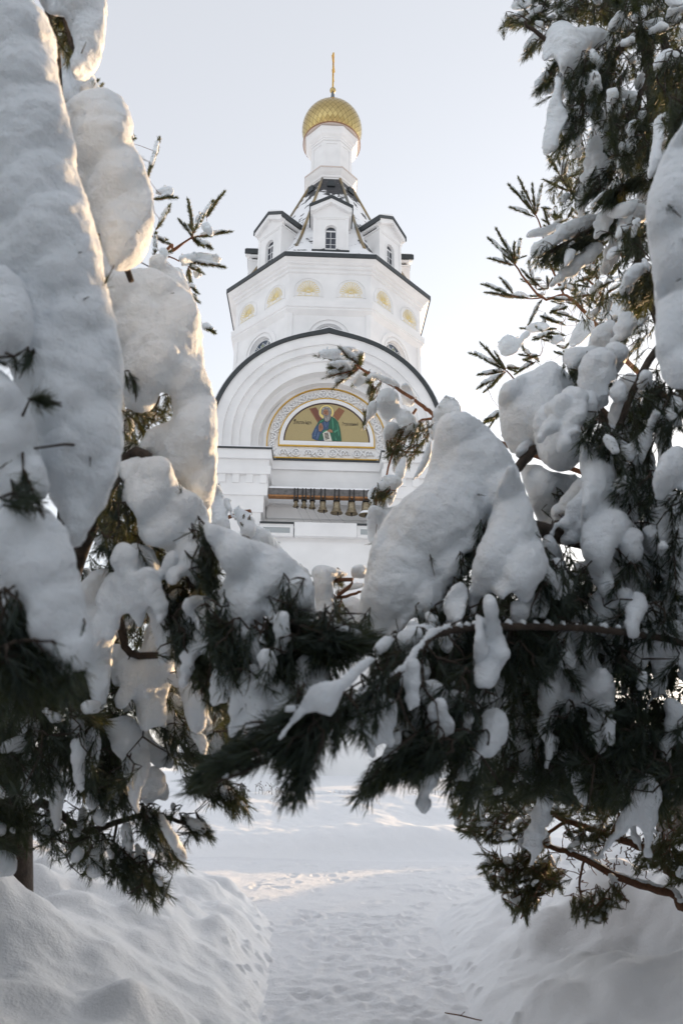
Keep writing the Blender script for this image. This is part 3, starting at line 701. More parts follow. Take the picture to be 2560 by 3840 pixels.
# ------------------------------------------------------------------ snow-laden pines
# survey helper: sight line of a point measured on the photograph, taken at a chosen distance Y
_f, _p, _r2 = 2681., R(19.30), R(.69)
def sight(vx, vy):
    u2, v2 = vx*1.63265-1280, vy*1.63265-1920
    u = u2*math.cos(_r2)+v2*math.sin(_r2); v = -u2*math.sin(_r2)+v2*math.cos(_r2)
    d = np.array([u/_f, 1., -v/_f]); c, s = math.cos(_p), math.sin(_p)
    return np.array([d[0], d[1]*c-d[2]*s, d[1]*s+d[2]*c])
def PV(vx, vy, Y):
    d = sight(vx, vy); return d*(Y/d[1]) + np.array([0,0,1.7])
def scale_at(P): return (P[1]*math.cos(_p) + (P[2]-1.7)*math.sin(_p))*1.63265/_f     # metres per sheet unit
SH = {'v': (1,0,0), 'a': (2.844,0,0), 'b': (2.844,0,735), 'c': (2.56,0,1408.7), 'g': (2.954,1041.2,0), 'h': (2.0318,796.2,796.2),
      'm': (2.1334,367.5,1225), 'r': (2.415,918.7,1653.7), 'k': (2.9095,490,833), 'j': (2.9095,490,392), 'f': (8.534,490,1004.5)}
def tov(sh, pts):
    s, ox, oy = SH[sh]; return np.array([(x/s+ox, y/s+oy) for x, y in pts], float)
def chaikin(p):
    q = np.roll(p, -1, 0); return np.stack([.75*p+.25*q, .25*p+.75*q], 1).reshape(-1, 2)
def inside(P, x, y):
    c = np.zeros(len(x), bool); j = len(P)-1
    for i in range(len(P)):
        xi, yi = P[i]; xj, yj = P[j]
        if yi != yj: c ^= ((yi > y) != (yj > y)) & (x < (xj-xi)*(y-yi)/(yj-yi)+xi)
        j = i
    return c
def edge_dist(P, x, y):
    d = np.full(len(x), 1e9); Qp = np.roll(P, -1, 0)
    for a, b in zip(P, Qp):
        ab = b-a; t = np.clip(((x-a[0])*ab[0]+(y-a[1])*ab[1])/max(ab@ab,1e-9), 0, 1)
        d = np.minimum(d, np.hypot(x-a[0]-t*ab[0], y-a[1]-t*ab[1]))
    return d
# unit icosphere
def ico():
    t = (1+5**.5)/2
    v = np.array([(-1,t,0),(1,t,0),(-1,-t,0),(1,-t,0),(0,-1,t),(0,1,t),(0,-1,-t),(0,1,-t),(t,0,-1),(t,0,1),(-t,0,-1),(-t,0,1)], float)
    f = [(0,11,5),(0,5,1),(0,1,7),(0,7,10),(0,10,11),(1,5,9),(5,11,4),(11,10,2),(10,7,6),(7,1,8),(3,9,4),(3,4,2),(3,2,6),(3,6,8),(3,8,9),(4,9,5),(2,4,11),(6,2,10),(8,6,7),(9,8,1)]
    v /= np.linalg.norm(v[0]); v = [tuple(p) for p in v]; cache = {}; nf = []
    def mid(a, b):
        k = (min(a,b), max(a,b))
        if k not in cache:
            m = np.array(v[a])+np.array(v[b]); m /= np.linalg.norm(m); v.append(tuple(m)); cache[k] = len(v)-1
        return cache[k]
    for a, b, c in f:
        x, y, z = mid(a,b), mid(b,c), mid(c,a); nf += [(a,x,z),(b,y,x),(c,z,y),(x,y,z)]
    return np.array(v), np.array(nf)
ICO_V, ICO_F = ico()
SNOW = []      # (object, voxel) to be fused
class Balls:
    def __init__(s): s.c = []; s.r = []
    def add(s, c, r): s.c.append(np.asarray(c, float)); s.r.append(float(r))
    def pillow(s, sh, pts, Y, rmax, rng, wob=.10, tilt=(0,0)):
        """fills an outlined clump with balls: rounded edge, real thickness, uneven depth"""
        P = chaikin(tov(sh, pts)); ph = rng.random(4)*6.3
        # uneven outline
        n = np.arange(len(P)); cen = P.mean(0); dirs = P-cen; dirs /= np.maximum(np.linalg.norm(dirs,axis=1,keepdims=True),1e-6)
        P = P + dirs*(rng.random(len(P))-.5)[:,None]*2.2
        for i in range(len(P)):
            a, b2 = P[i], P[(i+1) % len(P)]; L = np.linalg.norm(b2-a)
            for k in range(int(L/9)+1):
                if rng.random() < .45:
                    q = a + (b2-a)*rng.random() + rng.normal(0, 1.6, 2); rr = rng.uniform(1.6, 4.6); pp = PV(q[0], q[1], Y*(1+rng.normal(0,.006))); s.add(pp, rr*scale_at(pp))
        lo, hi = P.min(0), P.max(0); st = max(1.6, min(5., rmax/6))
        gx, gy = np.meshgrid(np.arange(lo[0], hi[0], st), np.arange(lo[1], hi[1], st)); gx, gy = gx.ravel(), gy.ravel()
        m = inside(P, gx, gy); gx, gy = gx[m], gy[m]
        if not len(gx): return
        r = np.minimum(edge_dist(P, gx, gy), rmax) + 1.4
        o = np.argsort(-r + rng.random(len(r))*.5); kx, ky, kr = [], [], []
        for i in o:
            if r[i] < 1.3: continue
            if kx:
                d = np.hypot(np.array(kx)-gx[i], np.array(ky)-gy[i])
                if (d < np.maximum(.34*np.array(kr)*0+.34*r[i], 1.5)).any(): continue
            kx.append(gx[i]); ky.append(gy[i]); kr.append(r[i])
        for x, y, q in zip(kx, ky, kr):
            Yd = Y*(1 + wob*(math.sin(x/37.+ph[0])*math.sin(y/51.+ph[1])*.6 + .4*math.sin(x/17.+y/23.+ph[2]))*.35) + tilt[0]*(x-cen[0]) + tilt[1]*(y-cen[1])
            p = PV(x, y, Yd); s.add(p, q*scale_at(p))
    def build(s, parent, voxel, name='snow', disp=.02):
        if not s.c: return None
        c = np.array(s.c); r = np.array(s.r); n = len(ICO_V)
        V = (ICO_V[None]*r[:,None,None] + c[:,None]).reshape(-1,3)
        F = (ICO_F[None] + (np.arange(len(c))*n)[:,None,None]).reshape(-1,3)
        o = mesh_np(name, V, F, M['snow'], parent, True); SNOW.append((o, voxel, disp)); return o

# needle shoots
def proto(rng, n, L, nl, a0, a1, w):
    t = np.sort(rng.random(n))**.9; az = rng.random(n)*2*PI; al = R(1)*(a0+(a1-a0)*rng.random(n)); l = nl*(.75+.4*rng.random(n))
    al = al*(1-.55*np.clip((t-.8)/.2,0,1)); b = np.c_[np.zeros(n), np.zeros(n), t*L]
    rad = np.c_[np.cos(az), np.sin(az), np.zeros(n)]; ax = np.array([0,0,1.])
    d = rad*np.sin(al)[:,None] + ax*np.cos(al)[:,None]
    s1 = np.c_[-np.sin(az), np.cos(az), np.zeros(n)]; s2 = np.cross(d, s1)
    mid = b + d*l[:,None]*.55 + rng.normal(0,.002,(n,3)); tip = b + d*l[:,None] + rng.normal(0,.004,(n,3)) + rad*(-.006)
    V = np.stack([b-s1*w*.5, b+s1*w*.5, mid-s1*w*.5+s2*w*.25, mid+s1*w*.5+s2*w*.25, tip], 1)    # folded blade: 5 verts
    F = np.array([(0,1,3),(0,3,2),(2,3,4)])
    return V.reshape(-1,3), (F[None]+(np.arange(n)*5)[:,None,None]).reshape(-1,3)
_pr = np.random.default_rng(99)
PROTO = {'near': [proto(_pr, 60, .15, .074, 26, 62, .0034) for _ in range(5)], 'mid': [proto(_pr, 74, .14, .062, 22, 58, .0032) for _ in range(5)],
         'far': [proto(_pr, 130, .15, .062, 22, 56, .0048) for _ in range(5)], 'spike': [proto(_pr, 13, .04, .075, 10, 60, .0034) for _ in range(5)], 'tuft': [proto(_pr, 60, .05, .08, 12, 70, .0028) for _ in range(4)]}
class Shoots:
    def __init__(s): s.V = []; s.F = []; s.n = 0; s.bases = []; s.dirs = []
    def add(s, base, d, kind, sc, rng):
        V, F = PROTO[kind][rng.integers(len(PROTO[kind]))]
        d = d/np.linalg.norm(d); h = np.array([.3,.5,.8]) if abs(d[2]) < .9 else np.array([1.,0,0])
        x = np.cross(d, h); x /= np.linalg.norm(x); y = np.cross(d, x); a = rng.random()*6.28
        x, y = x*math.cos(a)+y*math.sin(a), -x*math.sin(a)+y*math.cos(a)
        s.V.append((V*sc) @ np.array([x, y, d]) + base); s.F.append(F + s.n); s.n += len(V); s.bases.append(np.array(base)); s.dirs.append(d*sc)
    def build(s, parent, m, name='needles'):
        if s.n: return mesh_np(name, np.concatenate(s.V), np.concatenate(s.F), m, parent)
def link_twigs(mb, path, bases, dirs, rng, r0=.007, maxd=3.):
    """grows twigs: every shoot joins the nearest wood already there"""
    pts = [np.array(p) for p in path]
    if not bases: return
    B = np.array(bases); A = np.array(pts); dist = np.linalg.norm(B[:,None]-A[None], axis=2).min(1); o = np.argsort(dist)
    for i in o:
        b = B[i]; Aa = np.array(pts); d = np.linalg.norm(Aa-b, axis=1); j = int(np.argmin(d)); a = Aa[j]
        if d[j] > maxd: continue
        mid = (a+b)/2 - np.array(dirs[i])*.10*d[j] + np.array([0,0,-.05*d[j]]) + rng.normal(0,.05*d[j],3)
        q = [a + (mid-a)*.5 + (mid-a)*0, mid, b, b + np.array(dirs[i])*.14]
        mb.tube([a]+q, [r0*(.8+.5*min(d[j],1.)), r0*.9, r0*.75, r0*.55, r0*.3], 4, False)
        pts += [mid, b]
def smooth_path(P, n=6):
    P = [np.array(p, float) for p in P]; out = []
    for i in range(len(P)-1):
        p0, p1, p2, p3 = P[max(i-1,0)], P[i], P[i+1], P[min(i+2,len(P)-1)]
        for k in range(n):
            t = k/n; out.append(.5*((2*p1)+(-p0+p2)*t+(2*p0-5*p1+4*p2-p3)*t*t+(-p0+3*p1-3*p2+p3)*t**3))
    return out + [P[-1]]
FR, FU, FF = np.array([1.,0,0]), np.array([0,-math.sin(_p),math.cos(_p)]), np.array([0,math.cos(_p),math.sin(_p)])
def vdir(dx, dy, df): return FR*dx - FU*dy + FF*df     # sheet direction (right, down, away)

class Bough:
    def __init__(s, tree, seed, wood, needle, voxel=.012, disp=.018):
        s.t, s.rng, s.wood, s.needle, s.voxel, s.disp = tree, np.random.default_rng(seed), wood, needle, voxel, disp
        s.balls = Balls(); s.sh = Shoots(); s.paths = []; s.mb = MB(); s.clumps = []
    def limb(s, pts, r0, r1, snow=0., world=False):
        P = smooth_path(pts if world else [PV(*p) for p in pts]); n = len(P); s.paths += P
        kink = [p + s.rng.normal(0, r0*.12, 3) for p in P]
        s.mb.tube(kink, [r0+(r1-r0)*i/(n-1) for i in range(n)], 8)
        if snow:
            for i in range(n-1):
                for t in (0, .33, .66):
                    p = kink[i]*(1-t)+kink[i+1]*t; rr = (r0+(r1-r0)*i/n)*.75*snow*(.8+.5*s.rng.random())
                    s.balls.add(p + np.array([0,0,(r0+(r1-r0)*i/n)*.9]), rr)
        return s
    def snow(s, *items):
        for it in items:
            sh, pts, Y, rmax = it[:4]
            if rmax < 11: s.balls.pillow(sh, pts, Y, rmax, s.rng, *(it[4:]))
            else:
                B = Balls(); B.pillow(sh, pts, Y, rmax, s.rng, *(it[4:])); s.clumps.append(B)
                P = tov(sh, pts); lo, hi = P.min(0), P.max(0); n = int((hi-lo).prod()/8500)
                for _ in range(n):
                    x, y = s.rng.uniform(lo[0],hi[0]), s.rng.uniform(lo[1],hi[1])
                    if not inside(P, np.array([x]), np.array([y]))[0]: continue
                    q = min(edge_dist(P, np.array([x]), np.array([y]))[0], rmax)
                    if q < 6: continue
                    p0 = PV(x, y, Y); p0 = p0 + (np.array([0,0,1.7])-p0)/np.linalg.norm(p0-np.array([0,0,1.7]))*q*scale_at(p0)*.93
                    s.sh.add(p0, vdir(s.rng.normal(.1,.5), s.rng.normal(.6,.4), -.35), 'spike', s.rng.uniform(.45,.8), s.rng)
        return s
    def fill(s, sh, poly, n, Y0, Y1, d, kind='near', sc=1., spread=.45, cap=.25, capr=.028):
        P = tov(sh, poly); lo, hi = P.min(0), P.max(0); k = 0
        while k < n:
            x = s.rng.uniform(lo[0],hi[0],64); y = s.rng.uniform(lo[1],hi[1],64); m = inside(P, x, y)
            for a, b in zip(x[m], y[m]):
                if k >= n: break
                k += 1; base = PV(a, b, s.rng.uniform(Y0, Y1))
                dd = vdir(d[0]+s.rng.normal(0,spread), d[1]+s.rng.normal(0,spread), (d[2] if len(d) > 2 else 0)+s.rng.normal(0,spread))
                q = sc*s.rng.uniform(.75,1.2); s.one(base - dd/np.linalg.norm(dd)*.15*q*.8, dd, kind, q, cap, capr)
        return s
    def pads(s, sh, poly, n, Y0, Y1, d, L=.22, W=.10, r=.034):
        P = tov(sh, poly); lo, hi = P.min(0), P.max(0); k = 0
        while k < n:
            a, b = s.rng.uniform(lo[0],hi[0]), s.rng.uniform(lo[1],hi[1])
            if not inside(P, np.array([a]), np.array([b]))[0]: continue
            k += 1; c = PV(a, b, s.rng.uniform(Y0,Y1)); dd = vdir(d[0]+s.rng.normal(0,.3), d[1]+s.rng.normal(0,.3), s.rng.normal(0,.3)); dd /= np.linalg.norm(dd)
            sd = np.cross(dd, np.array([0,-1.,.4])); sd /= np.linalg.norm(sd); l = L*s.rng.uniform(.6,1.5); w = W*s.rng.uniform(.5,1.2)
            for f in range(s.rng.integers(2,5)):       # fingers of the fan
                o = s.rng.uniform(-.5,.5)*w; fl = l*s.rng.uniform(.5,1.); t0 = s.rng.uniform(0,.25); cv = s.rng.normal(0,.25)*w
                for t in np.arange(0, 1, max(.06, .4*r/fl)):
                    q = c + dd*(t0*l + fl*t) + sd*(o*(.3+t) + cv*t*t) + s.rng.normal(0,r*.22,3); s.balls.add(q, r*s.rng.uniform(.6,1.25)*(1.1-.6*t))
        return s
    def one(s, base, dd, kind, sc, cap, capr):
        dd = dd/np.linalg.norm(dd); s.sh.add(base, dd, kind, sc, s.rng)
        if s.rng.random() < cap:
            L = .15*sc; rr = capr*s.rng.uniform(.7,1.3); k0 = s.rng.uniform(.1,.5)
            for t in np.linspace(k0, k0+s.rng.uniform(.3,.6), 4): s.balls.add(base + dd*L*t + np.array([0,0,rr*.75]) + s.rng.normal(0,rr*.15,3), rr*(1-.35*abs(t-.6)))
    def fingers(s, sh, pairs, Y, kind='far', cap=.8, capr=.030, sc=1., dY=.25):
        """explicit shoots base -> tip; long ones are built of several shoots in a row"""
        for (x0, y0, x1, y1) in pairs:
            a, b = tov(sh, [(x0,y0),(x1,y1)]); Ya = Y + s.rng.uniform(-dY,dY)*.5; Yb = Ya + s.rng.uniform(-dY,dY)
            A, B = PV(*a, Ya), PV(*b, Yb); L = np.linalg.norm(B-A); sl = .15*sc; n = max(1, int(round(L/(sl*.62))))
            A2 = A
            for i in range(n):
                base = A2 + (B-A2)*(i/n)*.98; dd = (B-A)/L + s.rng.normal(0,.06,3); s.sh.add(base, dd, kind, sc, s.rng)
            if s.rng.random() < .7:
                q = A + (B-A)*s.rng.uniform(.0,.35); s.sh.add(q, (B-A)/L + s.rng.normal(0,.38,3), kind, sc*s.rng.uniform(.7,.95), s.rng)
            s.mb.tube([A, (A+B)/2 + s.rng.normal(0,.01,3), B], [.009,.007,.003], 5)
            if s.rng.random() < cap:
                for t in np.linspace(.28, .95, max(4,int(L/.025))):
                    s.balls.add(A+(B-A)*t + np.array([0,0,capr*.9]) + s.rng.normal(0,capr*.12,3), capr*s.rng.uniform(.8,1.15)*(1-.3*abs(2*t-1.2)))
        return s
    def done(s, name='bough', r0=.0045):
        link_twigs(s.mb, s.paths, s.sh.bases, s.sh.dirs, s.rng, r0)
        b = s.mb.build(name, s.wood, s.t, True)
        s.sh.build(b, s.needle); o = s.balls.build(b, s.voxel, 'snow_dusting', disp=s.disp)
        if o: o['kind'] = 'stuff'
        for B in s.clumps: B.build(b, s.voxel, 'snow_clump', disp=s.disp)
        return b

def pine(label, x, y, z, r, h, lean=(0,0)):
    t = tag(empty('snowy_pine_tree', (0,0,0)), label, 'pine tree', 'snow-laden pines either side of the path')
    q = MB(); P = smooth_path([(x,y,z-.5),(x+lean[0]*.2,y+lean[1]*.2,z+h*.3),(x+lean[0]*.6,y+lean[1]*.6,z+h*.7),(x+lean[0],y+lean[1],z+h)], 8); n = len(P)
    q.tube(P, [r*(1.25-.25*min(i/3,1))*(1-.8*i/n) for i in range(n)], 14); q.build('trunk', M['bark'], t, True)
    return t

# --- near left pine
A = pine('nearest left pine, dark trunk at the left edge, boughs buried in drooping snow', -1.99, 5.25, .45, .15, 7.6, (-2.3,-.3))
TA = (-2.1, 5.28)
def frm(x, y, z): return np.array([x, y, z])
b = Bough(A, 1, M['bark'], M['needle'], .010, .014)
b.limb([frm(TA[0],TA[1],2.9), frm(-1.5,3.6,3.1), PV(60,500,1.95), PV(170,950,1.8), PV(180,1180,1.75)], .05, .015, world=True)
b.snow(('a', [(-60,-60),(120,-40),(210,10),(300,90),(340,180),(365,290),(370,400),(385,520),(415,640),(440,760),(470,860),(490,1000),(495,1120),(530,1210),(570,1330),(600,1430),(640,1540),(665,1640),(675,1760),(690,1880),(720,1990),(750,2100),(770,2230),(780,2250),(805,2420),(795,2690),(805,2890),(780,3040),(740,3180),(680,3300),(600,3420),(540,3520),(490,3600),(455,3530),(420,3410),(350,3270),(280,3090),(240,2940),(190,2690),(160,2590),(90,2440),(-60,2100)], 1.75, 85, .09),
       ('a', [(-80,1690),(0,1700),(140,1840),(190,1960),(215,2120),(190,2250),(110,2400),(-80,2350)], 1.60, 45),
       ('b', [(-80,260),(60,360),(150,480),(200,620),(240,800),(290,980),(340,1150),(250,1190),(150,1180),(60,1210),(-80,1260)], 1.58, 60),
       ('b', [(-80,1260),(60,1220),(160,1230),(300,1220),(370,1300),(430,1400),(460,1500),(490,1620),(520,1750),(560,1900),(600,2090),(575,2290),(550,2310),(480,2290),(390,2240),(290,2180),(220,2120),(180,1990),(178,1915),(170,1850),(120,1800),(80,1810),(50,1870),(10,1900),(-80,1900)], 1.55, 70))
for k in range(4):   # needle sprays sticking out of the snow
    b.one(PV(66+_pr.normal(0,2), 915+_pr.normal(0,3), 1.50), vdir(.8+_pr.normal(0,.3), .35+_pr.normal(0,.4), -.25), 'tuft', .62, 0, 0)
b.fill('v', [(50,1140),(100,1150),(100,1190),(60,1180)], 9, 1.46, 1.5, (.6,.6,-.2), 'tuft', .65, .4, 0)
b.fill('v', [(20,835),(60,840),(58,862),(22,862)], 5, 1.52, 1.56, (.2,.8,-.2), 'tuft', .5, .4, 0)
b.fill('v', [(-20,1400),(60,1400),(75,1480),(180,1520),(190,1580),(60,1620),(-20,1600)], 70, 1.5, 1.75, (.2,.9,0), 'near', .8, .35, .04)
b.done()
b = Bough(A, 2, M['bark'], M['needle'], .012, .015)
b.limb([frm(TA[0],TA[1],3.4), frm(-1.7,3.6,3.7), PV(230,420,2.4), PV(300,650,2.35)], .045, .012, world=True)
b.snow(('a', [(400,690),(440,680),(520,630),(600,600),(700,595),(780,625),(830,680),(855,760),(860,860),(845,910),(880,960),(930,1050),(965,1150),(990,1230),(1005,1330),(1000,1450),(980,1560),(950,1650),(900,1720),(830,1775),(760,1780),(700,1700),(660,1600),(620,1450),(570,1330),(500,1150),(470,900)], 2.2, 60, .1))
b.fill('a', [(560,560),(650,560),(650,600),(560,605)], 7, 2.4, 2.6, (.1,-.8,0), 'mid', .6, .25, .5)
b.fill('a', [(680,1560),(740,1580),(720,1640),(670,1640)], 6, 2.15, 2.2, (.2,.6,-.3), 'tuft', .4, .3, 0)
b.done()
b = Bough(A, 3, M['bark'], M['needle'], .012, .014)
b.limb([frm(TA[0],TA[1],4.2), frm(-1.6,3.7,4.2), PV(120,20,2.5), PV(165,80,2.3), PV(180,150,2.3)], .04, .01, world=True)
b.snow(('a', [(220,-70),(690,-70),(690,100),(680,250),(660,380),(620,470),(560,530),(500,530),(465,480),(460,400),(495,350),(480,250),(450,150),(430,90),(320,95),(270,40)], 2.15, 42, .15),
       ('a', [(340,120),(430,220),(430,370),(500,550),(490,650),(430,690),(380,560),(370,300)], 2.9, 28))
b.fill('a', [(340,100),(430,100),(480,330),(460,410),(420,380),(400,200)], 22, 2.3, 2.45, (.0,.9,0), 'near', .7, .35, 0)
b.done()
b = Bough(A, 4, M['bark'], M['needle'], .012, .016)
b.limb([frm(TA[0],TA[1],2.6), frm(-1.6,4.2,2.75), PV(300,700,3.1), PV(430,860,3.0), PV(450,1080,2.9)], .045, .012, world=True)
b.snow(('a', [(690,1780),(820,1770),(900,1760),(1000,1745),(1100,1800),(1200,1870),(1270,1950),(1305,2080),(1325,2240),(1340,2420),(1385,2540),(1415,2650),(1420,2810),(1415,3040),(1395,3240),(1370,3350),(1300,3270),(1220,3200),(1100,3100),(1000,2990),(910,2940),(920,2890),(990,2790),(1140,2750),(1130,2640),(1120,2570),(1040,2550),(1030,2610),(1000,2670),(900,2690),(820,2680),(800,2490),(790,2290),(760,2190),(720,1980),(690,1850)], 2.8, 52, .12))
b.snow(('v', [(150,60),(240,215),(300,380),(300,640),(300,760),(292,880),(270,1060),(225,1000),(205,620),(170,300)], 2.9, 40, .1), ('v', [(345,560),(430,640),(470,760),(420,760),(340,700)], 3.0, 30, .1), ('v', [(280,1000),(330,1030),(400,1040),(480,1130),(490,1260),(460,1210),(380,1130),(290,1110)], 3.0, 26, .1))
b.fill('a', [(820,2560),(1060,2560),(1130,2620),(1120,2740),(990,2790),(900,2920),(820,2950)], 45, 2.85, 3.2, (.2,.8,0), 'near', .8, .4, .05)
b.fill('a', [(830,2520),(900,2540),(900,2640),(840,2640)], 5, 2.6, 2.65, (.1,.9,0), 'tuft', .7, .2, 0)
b.done()
b = Bough(A, 5, M['bark'], M['needle'], .012, .015)
b.limb([frm(TA[0],TA[1],2.1), frm(-1.6,4.0,2.35), PV(290,1060,2.8), PV(400,1160,2.65), PV(440,1350,2.6)], .04, .012, world=True)
b.snow(('b', [(790,900),(900,900),(1020,885),(1100,910),(1130,970),(1140,1060),(1220,1110),(1300,1150),(1350,1230),(1360,1330),(1400,1400),(1340,1480),(1330,1600),(1340,1700),(1290,1750),(1230,1680),(1210,1620),(1190,1650),(1150,1740),(1090,1720),(1060,1650),(1120,1520),(1050,1480),(950,1480),(910,1430),(900,1300),(870,1230),(790,1190),(800,1130),(820,1080),(770,1000)], 2.6, 40, .15),
       ('b', [(925,1550),(980,1540),(1030,1570),(1020,1610),(990,1640),(950,1640)], 2.7, 14), ('b', [(1190,1830),(1260,1830),(1390,1850),(1380,1990),(1330,2060),(1270,1990),(1230,1930)], 2.7, 22),
       ('b', [(720,1600),(790,1590),(800,1650),(740,1650)], 2.8, 10), ('b', [(630,1410),(690,1410),(690,1470),(640,1470)], 2.9, 10), ('b', [(710,1380),(800,1370),(800,1530),(720,1540),(700,1460)], 2.9, 18))
b.pads('b', [(760,1300),(900,1430),(1060,1650),(1320,1750),(1300,2000),(1000,1850),(760,1600)], 12, 2.5, 2.7, (.1,.95))
b.fill('b', [(720,1100),(800,1150),(900,1290),(900,1420),(960,1500),(1100,1500),(1060,1660),(1200,1640),(1330,1700),(1330,2060),(1160,2090),(1000,1900),(850,1760),(700,1600),(610,1420),(600,1300),(690,1210)], 190, 2.55, 3.2, (.05,.95,0), 'near', .85, .38, .05)
b.fill('b', [(690,1240),(760,1250),(740,1680),(700,1680),(620,1480)], 30, 2.9, 3.3, (-.3,.8,0), 'near', .8, .4, .15)
b.fill('b', [(1340,1450),(1420,1560),(1430,1700),(1360,1800),(1340,1650)], 24, 2.4, 2.7, (.5,.8,0), 'near', .9, .3, .05)
b.done()
b = Bough(A, 6, M['bark'], M['needle'], .011, .014)
b.limb([frm(TA[0],TA[1],1.9), frm(-1.5,3.9,2.25), PV(470,1260,2.6), PV(600,1290,2.45), PV(700,1400,2.4)], .04, .01, world=True)
b.snow(('m', [(190,-80),(400,10),(520,60),(620,100),(680,150),(730,210),(760,300),(765,400),(740,460),(700,430),(660,370),(600,345),(595,400),(570,450),(535,440),(505,370),(510,300),(495,360),(500,450),(520,560),(527,650),(500,668),(455,640),(400,550),(365,440),(290,410),(275,380),(280,290),(340,210),(300,150),(240,60)], 2.4, 40, .15),
       ('m', [(110,330),(180,310),(260,300),(250,420),(200,510),(170,430),(120,390)], 2.5, 22), ('m', [(720,500),(780,500),(790,545),(740,540)], 2.35, 10), ('m', [(490,720),(580,690),(580,760),(530,860),(480,830)], 2.6, 20), ('m', [(730,640),(790,640),(820,690),(810,730),(740,740)], 2.6, 14))
b.pads('m', [(240,480),(480,700),(800,560),(760,700),(480,820),(300,700)], 9, 2.3, 2.45, (.2,.9), .18)
b.fill('m', [(220,420),(370,440),(460,660),(530,660),(520,560),(600,360),(740,460),(860,480),(1050,510),(1040,560),(900,600),(820,680),(700,740),(560,800),(450,840),(330,760),(250,620)], 240, 2.25, 2.75, (.18,.9,0), 'near', .9, .36, .03)
b.fill('m', [(700,470),(880,470),(1040,505),(1050,525),(900,590),(740,560)], 60, 2.2, 2.45, (.95,.15,0), 'near', .95, .2, .02)
b.fill('m', [(30,420),(110,430),(230,620),(330,760),(380,900),(260,860),(120,640),(70,560)], 80, 2.5, 2.9, (.2,.9,0), 'near', .85, .35, .06)
b.fill('m', [(210,30),(260,40),(310,200),(270,260),(215,200)], 16, 2.35, 2.5, (.1,.9,0), 'near', .7, .3, 0)
b.done()
b = Bough(A, 7, M['bark'], M['needle'], .014, .014)
b.limb([frm(TA[0],TA[1],1.5), frm(-1.9,4.4,1.75), PV(240,1420,3.3), PV(300,1500,3.3), PV(420,1500,3.2)], .035, .012, world=True)
b.snow(('c', [(430,-140),(560,-260),(700,-260),(690,-60),(670,130),(655,300),(645,430),(630,560),(600,600),(550,570),(520,420),(480,200),(440,40)], 2.95, 34), ('c', [(415,560),(480,540),(500,700),(500,900),(500,1040),(470,1070),(440,1000),(420,800)], 3.2, 18), ('c', [(505,690),(590,640),(590,850),(550,930),(510,1000),(495,900)], 3.3, 20),
       ('c', [(660,170),(720,180),(800,240),(850,200),(850,100),(900,30),(980,50),(1030,170),(1020,380),(970,520),(980,600),(985,680),(960,690),(930,650),(880,680),(850,710),(815,650),(800,560),(790,480),(740,570),(680,570),(665,530),(720,420),(700,430),(655,430)], 3.4, 36, .12),
       ('c', [(1030,80),(1060,230),(1100,250),(1170,330),(1210,450),(1225,560),(1220,660),(1180,710),(1140,710),(1110,660),(1085,560),(1060,480),(1045,380),(1025,280)], 3.2, 34), ('c', [(1120,690),(1190,700),(1215,700),(1220,800),(1200,850),(1180,830),(1160,770),(1130,750)], 3.2, 16),
       ('c', [(1280,450),(1320,380),(1390,410),(1420,520),(1430,600),(1390,610),(1350,540),(1290,500)], 3.1, 20), ('c', [(760,0),(850,-20),(830,90),(760,80)], 3.5, 18), ('c', [(1230,660),(1290,680),(1350,730),(1400,780),(1390,805),(1330,780),(1250,700)], 3.9, 14))
b.pads('c', [(20,300),(420,500),(540,1000),(60,1000)], 8, 3.6, 4.2, (.1,.9), .26)
b.pads('c', [(700,300),(1240,300),(1300,800),(760,800)], 8, 3.6, 4.1, (.15,.9), .24)
b.fill('c', [(170,60),(520,340),(560,620),(600,660),(680,800),(760,1060),(640,1180),(500,1100),(430,1000),(300,1060),(100,1050),(-40,1000),(-40,60)], 420, 3.1, 4.8, (.1,.9,0), 'near', 1.05, .42, .05, .03)
b.fill('c', [(650,40),(760,-60),(1000,-40),(1240,320),(1420,640),(1400,860),(1240,900),(1020,900),(900,700),(700,600)], 210, 3.4, 4.4, (.2,.8,0), 'near', .95, .45, .10, .03)
b.fill('c', [(1200,620),(1420,640),(1480,760),(1420,900),(1230,920),(1100,860)], 90, 3.7, 4.4, (.5,.6,0), 'near', .9, .4, .12, .03)
b.fill('c', [(480,-250),(700,-250),(720,300),(760,760),(540,760)], 130, 3.6, 4.6, (.1,.9,0), 'near', .95, .45, .08, .03)
b.fill('c', [(410,420),(540,520),(600,600),(560,700),(480,540)], 26, 2.9, 3.2, (.7,.6,0), 'near', .8, .4, .12)
b.done()
b = Bough(A, 8, M['bark'], M['needle'], .012, .012)
b.limb([frm(TA[0],TA[1],1.35), frm(-1.75,4.6,1.45), PV(200,1905,4.2), PV(330,1870,4.0), PV(420,1890,3.9)], .03, .008, .5, world=True)
